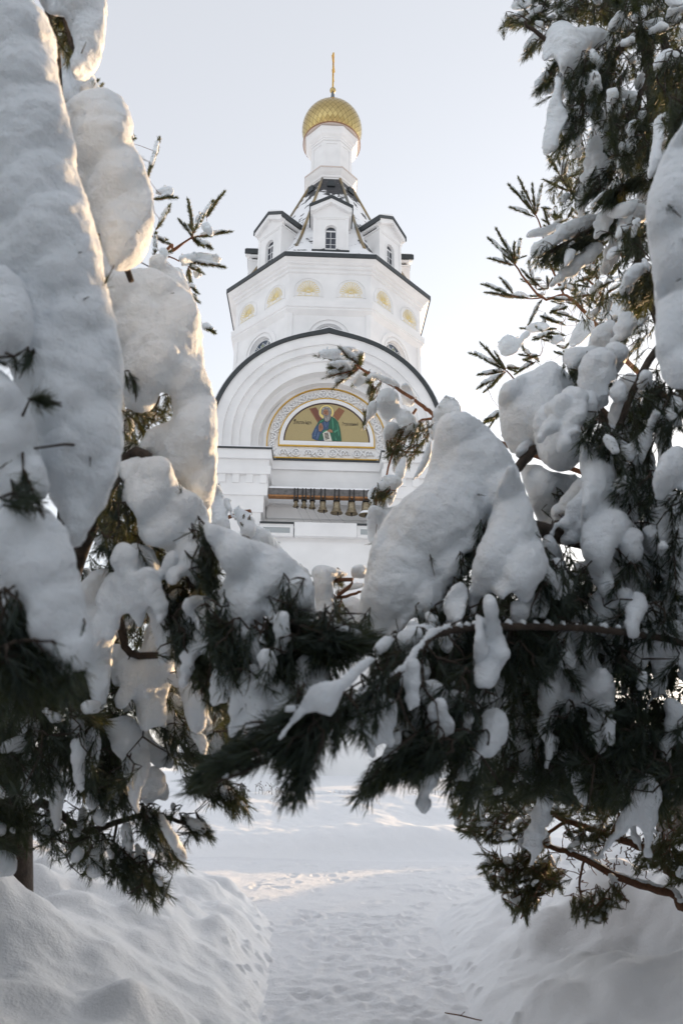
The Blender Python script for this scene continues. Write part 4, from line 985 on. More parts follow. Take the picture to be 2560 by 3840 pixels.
b.snow(('c', [(590,620),(650,625),(720,600),(780,610),(820,670),(865,720),(880,830),(880,900),(860,1010),(830,1020),(820,1100),(830,1180),(800,1180),(760,1110),(750,1000),(720,920),(720,850),(670,800),(650,740),(620,700)], 3.4, 28, .1), ('c', [(880,880),(940,910),(980,980),(1000,1060),(980,1120),(930,1080),(900,1120),(870,1140),(830,1080),(820,1000),(860,960)], 3.6, 26),
       ('c', [(930,1150),(970,1190),(1000,1250),(1060,1340),(1095,1420),(1100,1460),(1080,1470),(1030,1400),(960,1300),(920,1220)], 3.5, 14), ('c', [(500,1100),(540,1040),(575,1040),(580,1090),(560,1150),(520,1160)], 3.6, 14), ('c', [(540,1180),(600,1140),(640,1150),(640,1200),(600,1260),(570,1240)], 3.7, 16), ('c', [(1000,1120),(1030,1110),(1035,1160),(1010,1175)], 3.8, 9),
       ('c', [(1290,1010),(1340,1010),(1385,1050),(1395,1100),(1330,1100),(1295,1060)], 3.9, 16), ('c', [(1390,1080),(1440,1110),(1470,1140),(1430,1140)], 4., 8), ('c', [(405,1440),(460,1350),(500,1390),(490,1450),(430,1480)], 3.9, 16), ('c', [(510,1510),(560,1455),(600,1470),(605,1530),(570,1560),(520,1540)], 3.9, 16), ('c', [(-60,1400),(60,1400),(100,1440),(100,1530),(40,1550),(-60,1540)], 3.8, 20), ('c', [(410,1320),(450,1245),(480,1290),(480,1320)], 4.0, 12), ('c', [(50,1260),(90,1250),(100,1300),(60,1300)], 3.9, 10), ('c', [(240,1220),(300,1190),(320,1240),(260,1270)], 4.2, 10))
b.fill('c', [(590,700),(720,860),(760,1120),(820,1200),(960,1220),(1080,1470),(960,1480),(880,1400),(860,1290),(760,1190),(560,1080),(520,860)], 130, 3.5, 4.1, (.15,.9,0), 'near', .9, .35, .08, .025)
b.fill('c', [(180,1180),(420,1140),(600,1290),(640,1480),(560,1560),(400,1490),(160,1440),(100,1300)], 75, 3.8, 4.6, (.1,.9,0), 'near', .85, .5, .14, .025)
b.fill('c', [(620,1380),(740,1340),(780,1440),(900,1540),(1000,1640),(900,1700),(780,1640),(700,1560),(640,1520)], 60, 3.7, 4.0, (.3,.9,0), 'near', .85, .4, .22, .025)
b.fill('c', [(1080,1240),(1220,1270),(1240,1310),(1110,1300)], 14, 3.9, 4.1, (.7,.5,0), 'near', .8, .25, .3, .02)
b.fill('c', [(1100,1040),(1250,960),(1440,1090),(1470,1160),(1360,1150),(1200,1080)], 60, 3.9, 4.3, (.4,.8,0), 'near', .85, .35, .05)
b.fill('c', [(-40,1040),(140,1080),(160,1240),(120,1400),(-40,1400)], 70, 3.6, 4.6, (.1,.9,0), 'near', 1., .4, .08, .03)
b.limb([PV(330,1870,4.0), PV(430,1890,3.95), PV(470,1905,3.9)], .008, .004, world=True)
b.limb([PV(270,1890,4.0), PV(265,1950,3.95), PV(318,1990,3.9), PV(350,2060,3.85)], .008, .004, world=True)
b.done()

# --- rear left pine
E_ = pine('rear left pine behind the snow wall, bare reddish twigs with sunlit snow caps', -6.4, 8.4, .5, .16, 9., (-1.2,0))
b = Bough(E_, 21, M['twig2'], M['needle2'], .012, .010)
b.limb([frm(-6.5,8.3,4.2), frm(-3.8,7.9,4.6), PV(360,610,7.4), PV(400,575,7.3), tuple(PV(441,545,7.2))], .035, .008, world=True)
b.fingers('a', [(1255,1550,1240,1330),(1265,1520,1380,1330),(1350,1420,1450,1270),(1255,1550,1200,1470),(1260,1550,1475,1520),(1260,1560,1370,1610),(1255,1560,1300,1600)], 7.2, cap=.75)
b.fingers('a', [(965,1160,1035,920),(1000,1300,1130,1290),(1020,1500,1100,1360),(1010,1680,1015,1540),(1010,1690,1240,1910),(1170,1700,1440,1740),(1230,1750,1240,1830),(1230,1740,1300,1770),(1040,1690,1090,1650),(1240,1860,1270,1890),(1240,1930,1285,1965),(1330,2130,1385,2160),(560,610,620,540),(600,610,655,560),(510,640,512,560),(990,1540,1080,1580),(840,930,868,890)], 7.2, cap=.9)
b.snow(('a', [(1170,1700),(1175,1670),(1250,1655),(1330,1655),(1430,1670),(1440,1710),(1400,1730),(1300,1710),(1200,1730)], 7.2, 16), ('a', [(1100,1750),(1150,1740),(1210,1800),(1240,1880),(1230,1910),(1180,1870)], 7.2, 16), ('a', [(1000,1260),(1060,1220),(1130,1220),(1135,1270),(1060,1280)], 7.2, 14), ('a', [(1310,1480),(1350,1440),(1395,1500),(1390,1550),(1340,1520)], 7.15, 15), ('a', [(1270,1430),(1330,1370),(1320,1450),(1290,1490)], 7.2, 12), ('a', [(1035,1640),(1060,1610),(1100,1640),(1100,1690),(1060,1700)], 7.1, 14), ('a', [(1260,1770),(1310,1750),(1310,1810),(1270,1820)], 7.2, 12), ('a', [(1310,2110),(1370,2110),(1380,2150),(1330,2160)], 7.2, 10))
b.limb([PV(441,545,7.2), PV(395,575,7.3), PV(385,580,7.35)], .012, .014, world=True)
b.limb([PV(356,610,7.4), PV(385,590,7.3), PV(412,600,7.2)], .012, .008, world=True)
b.done()
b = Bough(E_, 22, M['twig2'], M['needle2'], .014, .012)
b.limb([frm(-6.4,8.3,2.6), frm(-3.5,7.4,3.0), PV(520,1190,6.1), PV(560,1215,6.0), PV(620,1260,6.0), PV(700,1320,6.0)], .022, .010, world=True)
b.snow(('f', [(-60,700),(40,760),(100,850),(110,950),(190,1100),(205,1200),(230,1300),(250,1430),(290,1600),(320,1700),(340,1880),(250,1900),(0,1850),(-60,1200)], 6.0, 26), ('f', [(205,1200),(270,1170),(330,1220),(340,1320),(375,1400),(380,1480),(310,1450),(250,1420),(220,1300)], 6.0, 12), ('f', [(290,1480),(380,1500),(440,1540),(460,1620),(370,1570)], 6.0, 6), ('f', [(380,1380),(480,1370),(600,1410),(700,1490),(760,1570),(800,1650),(830,1720),(820,1950),(700,2000),(560,1990),(540,1800),(470,1640),(430,1540)], 6.0, 16),
       ('v', [(570,1206),(590,1205),(610,1215),(632,1238),(655,1270),(690,1298),(712,1312),(715,1350),(640,1345),(580,1300),(550,1250)], 6.0, 22))
b.fill('f', [(560,1680),(720,1700),(730,1850),(620,1960),(560,1900)], 12, 5.8, 5.9, (.1,.8,-.2), 'mid', .7, .4, 0)
b.done()
b = Bough(E_, 23, M['twig'], M['needle'], .014, .012)
b.limb([frm(-6.4,8.3,2.2), frm(-3.,6.6,2.6), PV(720,1340,4.6), PV(775,1372,4.5), PV(830,1357,4.5)], .022, .008, world=True)
b.snow(('m', [(740,180),(780,150),(830,160),(890,180),(925,195),(920,215),(850,215),(840,260),(850,330),(830,420),(810,460),(780,460),(755,440),(765,350),(755,260)], 4.5, 22), ('m', [(925,190),(950,155),(1000,150),(1015,180),(1010,230),(970,215),(945,230)], 4.5, 16), ('m', [(850,285),(900,262),(990,235),(1000,265),(930,278),(860,310)], 4.5, 10), ('m', [(870,330),(960,300),(1000,380),(1000,480),(880,470)], 4.8, 24))
b.limb([PV(765,1330,4.5), PV(785,1330,4.5), PV(801,1331,4.5)], .006, .005, world=True)
b.fill('m', [(840,215),(900,225),(890,260),(845,260)], 8, 4.45, 4.6, (.3,.8,0), 'mid', .7, .4, 0)
b.fill('m', [(810,330),(900,320),(880,460),(800,470)], 24, 4.5, 4.7, (.1,.9,0), 'mid', .8, .35, 0)
b.done()

# --- near right pine
Cn = pine('nearest right pine, broad snow mass and long dark bough hanging across the path', 2.85, 4.6, .55, .16, 10., (1.6,.2))
TC = (2.85, 4.65)
b = Bough(Cn, 31, M['bark'], M['needle'], .012, .016)
b.limb([frm(TC[0],TC[1],2.5), frm(1.9,3.9,2.75), PV(1240,1220,3.1), PV(1100,1180,2.9), PV(1000,1280,2.95), PV(910,1390,3.0)], .055, .010, world=True)
b.snow(('h', [(430,330),(480,305),(540,300),(620,340),(700,420),(770,510),(810,600),(830,700),(760,780),(700,800),(650,820),(620,870),(640,910),(560,960),(530,960),(550,1010),(600,990),(570,1060),(500,1100),(440,1170),(450,1260),(420,1290),(370,1260),(340,1290),(310,1250),(250,1330),(200,1370),(140,1380),(60,1350),(10,1330),(50,1250),(70,1150),(90,1050),(110,950),(150,850),(200,770),(280,700),(360,640),(390,550),(400,450)], 2.85, 85, .09),
       ('h', [(770,500),(835,680),(875,800),(910,920),(940,1040),(900,1090),(870,1120),(860,1200),(800,1190),(770,1110),(740,1170),(700,1180),(690,1140),(640,1150),(620,1200),(590,1280),(560,1280),(555,1200),(580,1090),(600,980),(635,890),(670,790),(700,660)], 2.65, 60, .15),
       ('h', [(640,1150),(690,1150),(710,1250),(720,1340),(760,1420),(770,1460),(730,1470),(700,1540),(690,1600),(590,1600),(590,1540),(600,1450),(610,1380),(640,1300),(630,1220)], 2.38, 34), ('h', [(280,1270),(340,1280),(340,1380),(380,1450),(400,1490),(370,1500),(330,1490),(280,1470),(290,1380)], 2.65, 20), ('h', [(180,1380),(210,1360),(220,1400),(190,1420)], 2.6, 10))
b.snow(('h', [(20,1330),(200,1360),(330,1290),(430,1290),(410,1410),(340,1450),(290,1400),(230,1440),(150,1400),(70,1450),(0,1490),(-20,1420)], 2.5, 26), ('h', [(440,1190),(520,1100),(570,1110),(560,1230),(520,1300),(460,1270)], 2.6, 22), ('h', [(760,1180),(850,1190),(930,1080),(960,1180),(920,1290),(860,1240),(820,1340),(770,1290)], 2.65, 24), ('h', [(590,1260),(640,1240),(660,1420),(640,1600),(590,1568)], 2.4, 16))
b.fill('h', [(540,940),(660,800),(720,790),(640,920),(590,1040),(540,1080)], 34, 2.75, 2.95, (0,.9,0), 'near', .8, .35, 0)
b.fill('h', [(330,1290),(460,1250),(480,1120),(560,1090),(560,1290),(640,1210),(690,1180),(720,1300),(780,1450),(900,1180),(960,1200),(960,1568),(200,1568),(220,1440),(280,1480),(390,1500)], 330, 2.68, 3.3, (.05,.95,0), 'near', .9, .36, .04, .03)
b.fill('h', [(560,1180),(980,1180),(1060,1568),(560,1568)], 260, 3.0, 4.4, (0,.9,0), 'near', .95, .4, .05, .03)
b.fill('h', [(860,1080),(960,1020),(1060,1200),(980,1260),(900,1180)], 30, 2.6, 2.8, (.3,.9,0), 'near', .85, .3, .1)
b.done()
b = Bough(Cn, 32, M['bark'], M['needle'], .013, .016)
b.limb([frm(TC[0],TC[1],2.9), frm(2.2,4.3,3.1), PV(1380,950,3.6), PV(1270,1000,3.5), PV(1200,1060,3.4), PV(1150,1110,3.3)], .05, .02, world=True)
b.limb([PV(1320,1190,3.3), PV(1280,1205,3.25), PV(1240,1225,3.2), PV(1200,1260,3.1)], .022, .02, world=True)
b.limb([PV(1600,760,3.4), PV(1520,790,3.3), PV(1462,880,3.2), PV(1420,980,3.2), PV(1400,1010,3.2)], .022, .014, .5, world=True)
b.snow(('h', [(710,220),(740,170),(850,120),(960,60),(1000,100),(1060,160),(1080,220),(1075,330),(1090,430),(1100,520),(1060,560),(1000,590),(930,560),(890,500),(880,450),(830,480),(780,510),(730,430),(715,350)], 3.5, 60, .15), ('h', [(870,330),(920,260),(1000,235),(1060,270),(1085,360),(1100,480),(1080,560),(1000,590),(930,560),(885,480)], 3.35, 48), ('h', [(800,560),(880,540),(960,590),(1090,600),(1100,680),(1090,770),(1030,800),(950,830),(910,850),(880,790),(850,700)], 3.5, 40),
       ('h', [(780,480),(830,440),(890,410),(900,440),(850,470),(790,530)], 3.4, 16), ('h', [(1080,420),(1130,470),(1230,480),(1250,560),(1230,660),(1280,760),(1340,830),(1370,860),(1310,910),(1260,920),(1230,970),(1230,1050),(1250,1090),(1240,1140),(1200,1190),(1170,1150),(1160,1090),(1120,1110),(1130,1020),(1090,960),(1090,870),(1100,760),(1100,640),(1090,560)], 3.0, 40, .15),
       ('h', [(1080,190),(1120,165),(1160,200),(1170,280),(1170,360),(1110,400),(1080,330)], 3.2, 22), ('h', [(1230,190),(1270,150),(1310,190),(1300,260),(1260,270),(1230,240)], 3.1, 18), ('h', [(1000,20),(1060,0),(1150,0),(1230,20),(1220,120),(1170,160),(1130,150),(1100,90),(1030,110)], 3.3, 30), ('h', [(1260,450),(1300,470),(1380,400),(1440,280),(1470,280),(1420,420),(1380,540),(1340,560),(1290,520)], 2.9, 18), ('h', [(1430,600),(1480,480),(1568,450),(1620,700),(1530,640),(1490,700),(1430,740)], 2.7, 36),
       ('h', [(910,880),(960,880),(1000,960),(1040,1070),(1050,1150),(1030,1200),(960,1180),(930,1050),(910,960)], 3.1, 30), ('g', [(1140,1920),(1160,1850),(1220,1790),(1310,1780),(1340,1840),(1270,1850),(1230,1920),(1170,1960)], 3.0, 20), ('h', [(1370,840),(1420,830),(1450,870),(1400,900)], 2.9, 12), ('h', [(1440,930),(1470,900),(1510,920),(1460,960)], 2.8, 12), ('h', [(1290,1280),(1310,1170),(1360,1140),(1400,1170),(1400,1230),(1350,1290),(1370,1340),(1330,1380),(1300,1350)], 2.9, 24), ('h', [(810,1400),(850,1340),(870,1390),(820,1410)], 2.8, 12), ('h', [(970,1470),(1020,1360),(1080,1470),(1060,1510),(1000,1500)], 3.0, 24), ('h', [(1180,1430),(1240,1400),(1290,1450),(1230,1500)], 3.3, 18), ('h', [(1400,1300),(1480,1330),(1530,1400),(1430,1400)], 3.2, 20))
b.pads('h', [(1000,0),(1240,0),(1480,300),(1568,700),(1568,1100),(1300,1000),(1100,560),(1060,200)], 26, 3.0, 3.5, (-.1,.95), .34, .16, .05)
b.pads('h', [(900,950),(1250,1000),(1568,900),(1568,1568),(900,1568)], 20, 2.9, 3.5, (0,.95), .30, .14, .034)
b.fill('h', [(1080,400),(1180,380),(1250,430),(1250,560),(1180,500),(1100,470)], 26, 2.9, 3.1, (-.2,.9,0), 'near', .85, .4, .05)
b.fill('h', [(1240,420),(1400,200),(1568,60),(1568,460),(1440,480),(1420,640),(1400,780),(1330,820),(1250,680)], 110, 2.8, 3.4, (.0,.9,0), 'near', .9, .45, .12, .03)
b.fill('h', [(1000,100),(1100,120),(1230,130),(1240,190),(1100,180)], 26, 3.2, 3.5, (0,.8,0), 'near', .8, .5, .05)
b.fill('h', [(900,930),(1100,1100),(1230,980),(1330,900),(1430,640),(1568,700),(1568,1568),(900,1568),(960,1250)], 520, 2.9, 4.4, (0,.9,0), 'near', 1., .45, .07, .04)
b.fill('h', [(980,700),(1080,740),(1090,790),(1020,810)], 12, 3.3, 3.4, (.5,.6,0), 'near', .7, .35, 0)
b.done()
b = Bough(Cn, 33, M['bark'], M['needle'], .012, .014)    # huge mass at the right edge
b.limb([frm(TC[0],TC[1],3.4), frm(1.9,3.2,3.3), PV(1580,420,2.1), PV(1560,640,1.95), PV(1570,850,1.95)], .05, .015, world=True)
b.snow(('g', [(1680,700),(1600,760),(1500,930),(1440,1010),(1390,1130),(1340,1260),(1300,1400),(1320,1550),(1340,1700),(1360,1850),(1370,2000),(1370,2200),(1390,2400),(1420,2560),(1480,2640),(1600,2650),(1680,2600)], 1.8, 70, .15))
b.fill('g', [(1490,1400),(1530,1400),(1530,1460),(1490,1460)], 3, 1.66, 1.7, (0,.6,-.4), 'tuft', .4, .3, 0)
b.fill('g', [(1480,780),(1568,620),(1568,1000),(1480,960)], 30, 1.9, 2.2, (-.2,.9,0), 'near', .8, .35, 0)
b.done()
b = Bough(Cn, 34, M['bark'], M['needle'], .014, .016)    # upper boughs
b.limb([frm(TC[0],TC[1],4.6), frm(2.4,4.5,5.0), PV(1480,100,4.3), PV(1380,160,4.2), PV(1300,130,4.1), PV(1200,50,4.0)], .06, .012, .7, world=True)
b.limb([frm(TC[0],TC[1],4.2), PV(1520,80,4.3), PV(1480,190,4.3), PV(1440,270,4.2)], .04, .02, .7, world=True)
b.snow(('g', [(600,380),(620,290),(640,200),(690,150),(760,150),(830,210),(920,185),(1000,200),(1080,240),(1080,270),(1020,300),(980,340),(910,370),(870,410),(880,440),(830,500),(770,530),(730,490),(710,390),(660,370),(600,440)], 4.0, 34, .1), ('g', [(690,500),(740,560),(720,660),(740,740),(790,770),(770,820),(740,860),(700,960),(700,1010),(620,1055),(605,1000),(620,850),(640,740),(680,620)], 4.0, 24), ('g', [(370,100),(450,80),(520,90),(520,130),(420,120)], 4.2, 10), ('g', [(380,60),(420,-20),(560,-20),(520,40),(440,60)], 4.2, 16), ('g', [(550,60),(600,40),(640,70),(600,90)], 4.2, 10), ('g', [(540,150),(600,140),(610,180),(570,200)], 4.2, 12), ('g', [(465,330),(530,240),(600,190),(600,250),(540,290),(480,350)], 4.2, 12),
       ('g', [(700,70),(760,10),(830,20),(880,70),(800,80),(720,110)], 4.1, 18), ('g', [(1060,150),(1120,115),(1190,140),(1200,200),(1120,220),(1070,200)], 4.0, 20), ('g', [(530,610),(560,540),(630,470),(640,500),(580,570)], 4.2, 11), ('g', [(1095,680),(1120,620),(1240,615),(1250,660),(1180,690)], 4.0, 16), ('g', [(1360,850),(1370,790),(1430,760),(1500,780),(1490,820),(1400,830),(1430,900),(1400,1020),(1420,1050),(1380,1160),(1330,1230),(1310,1230),(1310,1150),(1340,1020),(1350,930)], 3.0, 22), ('g', [(1340,470),(1400,350),(1480,330),(1560,400),(1480,450),(1390,460)], 3.2, 26), ('g', [(1250,165),(1330,140),(1410,110),(1420,170),(1300,190)], 3.8, 12), ('g', [(1420,-20),(1560,-20),(1560,40),(1450,40)], 3.4, 20), ('g', [(890,700),(930,690),(970,710),(910,755)], 4.2, 12), ('g', [(980,560),(1000,700),(980,860),(960,760)], 4.1, 9))
b.fill('g', [(340,130),(520,130),(640,60),(640,150),(590,170),(540,200),(420,170),(340,190)], 34, 4.1, 4.3, (-.8,.3,0), 'near', .9, .35, .12, .03)
b.fill('g', [(480,370),(600,260),(620,200),(590,300),(510,380)], 12, 4.1, 4.3, (-.5,.8,0), 'near', .9, .25, .1)
b.fill('g', [(380,0),(640,-30),(660,90),(600,60),(480,70)], 22, 4.1, 4.3, (-.4,-.3,0), 'near', .8, .5, .2, .03)
b.fill('g', [(550,620),(620,480),(690,420),(690,520),(600,700)], 26, 4.1, 4.3, (-.4,.8,0), 'near', .9, .3, .15, .03)
b.fill('g', [(680,20),(900,0),(1100,80),(1060,160),(900,160),(720,120)], 60, 3.9, 4.3, (-.1,.6,0), 'near', .9, .5, .1, .03)
b.fill('g', [(900,-30),(1600,-30),(1600,140),(1380,300),(1240,340),(1080,230),(980,120)], 150, 3.6, 4.6, (0,.6,0), 'near', 1., .55, .12, .035)
b.fill('g', [(870,420),(1060,300),(1150,480),(1130,600),(1060,640),(1040,760),(1000,900),(900,700),(800,720),(760,560)], 130, 3.8, 4.3, (-.1,.95,0), 'near', .95, .3, .10, .03)
b.fill('g', [(760,600),(900,720),(880,900),(760,1020),(700,1010),(760,860)], 45, 3.9, 4.2, (-.3,.95,0), 'near', .95, .25, .05)
b.fill('g', [(1240,360),(1360,330),(1340,460),(1280,470)], 16, 3.8, 4.2, (0,.9,0), 'near', .9, .3, .0)
b.fill('g', [(1060,640),(1240,690),(1330,800),(1340,1000),(1300,1130),(1160,1160),(1080,1080),(1050,860)], 130, 3.6, 4.2, (-.1,.95,0), 'near', .95, .35, .10, .03)
b.fill('g', [(1330,470),(1568,420),(1568,720),(1400,760),(1330,620)], 90, 3.0, 3.6, (-.1,.9,0), 'near', .95, .4, .05, .03)
b.done()
b = Bough(Cn, 35, M['bark'], M['needle'], .013, .014)
b.limb([frm(TC[0],TC[1],3.9), frm(2.5,4.6,4.1), PV(1430,480,4.4), PV(1390,510,4.4), PV(1300,560,4.4), PV(1230,590,4.4)], .05, .012, .4, world=True)
b.snow(('g', [(510,1720),(530,1660),(620,1610),(700,1580),(680,1530),(760,1520),(830,1480),(930,1450),(1020,1460),(1060,1470),(970,1540),(900,1600),(820,1650),(790,1620),(720,1640),(640,1690),(600,1740),(540,1750)], 4.4, 22, .1), ('g', [(480,1610),(530,1550),(600,1550),(660,1520),(720,1510),(740,1540),(640,1600),(530,1610)], 4.5, 12), ('g', [(750,1690),(840,1690),(800,1770),(745,1825)], 4.4, 16), ('g', [(920,1400),(960,1340),(1050,1270),(1140,1200),(1230,1170),(1310,1130),(1310,1190),(1200,1200),(1100,1220),(1040,1290),(960,1370),(930,1420)], 4.0, 14), ('g', [(890,1210),(960,1140),(1060,1080),(1080,1110),(1000,1160),(920,1200)], 4.3, 13), ('g', [(1000,1470),(1100,1380),(1220,1360),(1260,1330),(1230,1450),(1130,1480)], 4.0, 22), ('g', [(1110,1480),(1230,1450),(1180,1600),(1150,1720),(1115,1680)], 4.0, 18), ('g', [(1190,1560),(1220,1480),(1270,1470),(1250,1560),(1200,1580)], 3.8, 14), ('g', [(1035,1770),(1040,1700),(1110,1660),(1110,1720)], 4.0, 14), ('g', [(1100,1170),(1120,1010),(1160,980),(1150,1120)], 4.0, 10))
b.fill('g', [(510,1740),(620,1740),(800,1660),(900,1610),(1080,1460),(1100,1560),(980,1640),(840,1700),(700,1800),(560,1800)], 70, 4.3, 4.5, (-.5,.7,0), 'near', .95, .3, .03)
b.fill('g', [(860,1400),(900,1230),(1060,1130),(1100,1170),(1020,1300),(940,1360)], 40, 4.1, 4.4, (-.55,.75,0), 'near', .95, .25, .0)
b.fill('g', [(920,1440),(1050,1300),(1240,1210),(1340,1180),(1320,1290),(1180,1340),(1040,1390)], 60, 3.9, 4.1, (-.6,.6,0), 'near', .95, .3, .05)
b.fill('g', [(1140,1600),(1280,1560),(1340,1700),(1280,1760),(1140,1760)], 40, 3.6, 4.1, (-.1,.9,0), 'near', .9, .4, .1, .03)
b.fill('g', [(1130,1920),(1240,1880),(1340,1840),(1360,2060),(1280,2120),(1200,2080),(1150,2000)], 50, 3.1, 3.5, (-.2,.9,0), 'near', .9, .4, .1, .03)
b.fill('v', [(1250,330),(1330,250),(1440,300),(1500,560),(1500,860),(1400,820),(1320,720),(1290,560)], 240, 4.4, 6.0, (-.35,.75,0), 'near', 1.05, .35, .12, .035)
b.fill('v', [(1250,-20),(1600,-20),(1600,600),(1440,560),(1350,330),(1270,200)], 300, 4.2, 5.4, (-.1,.85,0), 'near', 1.05, .4, .08, .035)
b.pads('v', [(1260,60),(1568,60),(1568,420),(1450,560),(1480,820),(1370,760),(1320,500),(1340,300)], 30, 4.1, 4.6, (-.35,.8), .34, .15, .048)
b.done()
b = Bough(Cn, 36, M['bark'], M['needle'], .010, .012)    # long dark bough hanging across the path
b.limb([frm(TC[0],TC[1],2.0), frm(1.6,3.2,2.2), PV(1090,1440,2.5), PV(920,1545,2.2), PV(770,1640,2.05), PV(630,1735,1.96), PV(500,1800,1.92)], .018, .004, 1.5, world=True)
b.snow(('m', [(560,1030),(600,950),(680,850),(700,790),(740,740),(870,720),(920,670),(1000,620),(1050,590),(1060,620),(1000,670),(940,740),(890,780),(860,850),(850,900),(800,880),(780,860),(700,890),(640,960),(590,1020)], 1.84, 24, .06), ('m', [(580,870),(640,840),(690,840),(650,880)], 1.84, 9), ('m', [(1040,560),(1090,510),(1150,500),(1120,560),(1060,610)], 2.15, 14),
       ('m', [(1070,1170),(1090,1080),(1150,960),(1190,970),(1180,1040),(1130,1150),(1090,1175)], 2.3, 20), ('m', [(1160,750),(1180,690),(1230,665),(1230,710),(1190,760)], 2.2, 16), ('m', [(1100,900),(1120,840),(1150,830),(1130,880)], 2.2, 9), ('m', [(1200,900),(1240,820),(1300,820),(1350,900),(1340,980),(1310,1010),(1270,970),(1220,1000)], 2.45, 28), ('m', [(940,850),(970,790),(1040,830),(1050,860),(990,880)], 2.3, 15), ('r', [(290,350),(330,270),(400,170),(430,60),(450,-60),(590,-60),(600,80),(560,150),(500,220),(440,210),(440,290),(380,350),(330,330)], 2.5, 34))
b.fill('m', [(130,1230),(230,1130),(420,1010),(560,890),(640,860),(700,850),(640,960),(560,1040),(520,1140),(320,1190),(170,1260)], 52, 1.9, 2.1, (-.8,.5,0), 'near', .80, .2, 0)
b.fill('m', [(560,1040),(700,900),(860,890),(850,960),(700,1080),(600,1130)], 52, 1.92, 2.1, (-.35,.9,0), 'near', .82, .22, 0)
b.fill('m', [(600,1240),(700,1080),(760,1040),(740,1160),(700,1270),(640,1290)], 24, 1.9, 2.0, (-.2,.95,0), 'near', .82, .2, 0)
b.fill('m', [(860,880),(1080,640),(1160,620),(1160,900),(1080,960),(960,1000),(880,1030),(800,1050),(760,960)], 52, 2.0, 2.5, (-.2,.95,0), 'near', .85, .3, 0)
b.fill('m', [(930,1300),(1080,1170),(1200,1040),(1400,1060),(1360,1160),(1160,1190),(1040,1260)], 90, 2.2, 2.5, (-.6,.65,0), 'near', .8, .28, 0)
b.fill('m', [(1060,640),(1300,560),(1500,640),(1568,900),(1568,1100),(1360,1080),(1200,900),(1100,900)], 140, 2.3, 3.0, (-.1,.95,0), 'near', .95, .35, .03)
b.fill('r', [(0,0),(320,-40),(480,220),(440,400),(290,420),(200,330),(60,330)], 110, 2.4, 3.0, (-.1,.95,0), 'near', .95, .35, .02)
b.pads('m', [(1280,580),(1480,680),(1480,900),(1330,860)], 5, 2.3, 2.6, (-.12,.98), .22, .09, .030)
b.pads('m', [(900,800),(1080,640),(1300,620),(1400,900),(1200,1020),(960,900)], 9, 2.1, 2.35, (-.3,.9), .12, .05, .018)
b.done()
b = Bough(Cn, 37, M['bark'], M['needle'], .016, .014)    # dark lower crown
b.limb([frm(TC[0],TC[1],1.6), PV(1500,1700,4.2), PV(1350,1700,4.0), PV(1200,1750,3.9)], .04, .01, .3, world=True)
b.snow(('r', [(930,300),(920,190),(990,175),(1050,200),(1050,240),(960,290)], 3.9, 22), ('r', [(1060,340),(1080,290),(1130,300),(1170,350),(1150,370),(1090,360)], 3.6, 18), ('r', [(880,390),(960,380),(960,420),(890,420)], 4.0, 10), ('r', [(1170,230),(1190,180),(1220,200),(1210,250)], 3.7, 12), ('r', [(1280,240),(1290,200),(1320,220),(1310,250)], 3.7, 12), ('r', [(1420,20),(1460,-20),(1520,-10),(1568,20),(1500,50)], 3.5, 16), ('r', [(1210,400),(1240,380),(1270,450),(1230,490),(1190,450)], 4.0, 14), ('r', [(1360,140),(1420,120),(1470,190),(1400,200)], 3.7, 18), ('r', [(740,160),(830,170),(830,220),(780,240)], 3.6, 18), ('r', [(240,200),(290,60),(330,80),(300,180),(260,220)], 3.0, 14))
b.pads('v', [(1050,1500),(1300,1400),(1568,1400),(1568,1850),(1250,1820),(1050,1780)], 24, 3.0, 4.2, (-.15,.95), .32, .15, .032)
b.fill('v', [(1190,1460),(1300,1380),(1568,1330),(1568,1720),(1200,1720),(1130,1640)], 380, 2.9, 5.0, (-.1,.85,0), 'near', 1.0, .5, .04, .028)
b.fill('r', [(400,420),(560,160),(700,-60),(1568,-60),(1568,420),(1450,480),(1250,480),(1050,440),(850,430),(640,440),(480,470)], 820, 3.0, 5.2, (-.1,.85,0), 'near', 1.0, .5, .04, .028)
b.done()

# --- rear right pine
Dn = pine('rear right pine with open reddish branches of frosted needles against the sky', 5.4, 8.6, .5, .17, 11., (-.3,0))
TD = (5.35, 8.6)
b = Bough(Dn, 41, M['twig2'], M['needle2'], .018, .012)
b.limb([frm(TD[0],TD[1],6.6), frm(4.9,9.2,6.6), PV(1440,830,9.8), PV(1365,742,9.8), PV(1300,740-60,9.8), PV(1244,684,9.8), PV(1183,609,9.8)], .05, .014, world=True)
b.limb([PV(1440,830,9.8), PV(1400,735,9.8), PV(1375,670,9.8), PV(1345,640,9.8)], .03, .016, world=True)
b.limb([PV(1300,690,9.8), PV(1260,600,9.8), PV(1241,522,9.8), PV(1229,494,9.8)], .018, .011, world=True)
b.limb([PV(1370,640,9.8), PV(1340,500,9.8), PV(1326,456,9.8), PV(1312,440,9.8)], .02, .012, world=True)
b.limb([PV(1244,684,9.8), PV(1215,686,9.8), PV(1178,680,9.8)], .012, .008, world=True)
b.limb([PV(1430,590,9.8), PV(1400,540,9.8), PV(1380,525,9.8)], .03, .018, world=True)
P1 = [(555,1460,450,1220),(550,1450,390,1270),(555,1450,535,1270),(560,1450,590,1280),(545,1470,400,1410),(550,1460,470,1330)]
P2 = [(420,1800,300,1570),(420,1800,255,1630),(420,1800,345,1640),(420,1790,450,1640),(410,1800,265,1760),(415,1790,410,1680)]
P3 = [(400,2010,215,1930),(410,2000,340,1910),(500,2020,390,2010),(410,2020,250,1985),(590,1950,480,1850),(640,1960,640,1900),(560,1960,510,1800),(600,2030,520,2180),(620,2120,610,2200)]
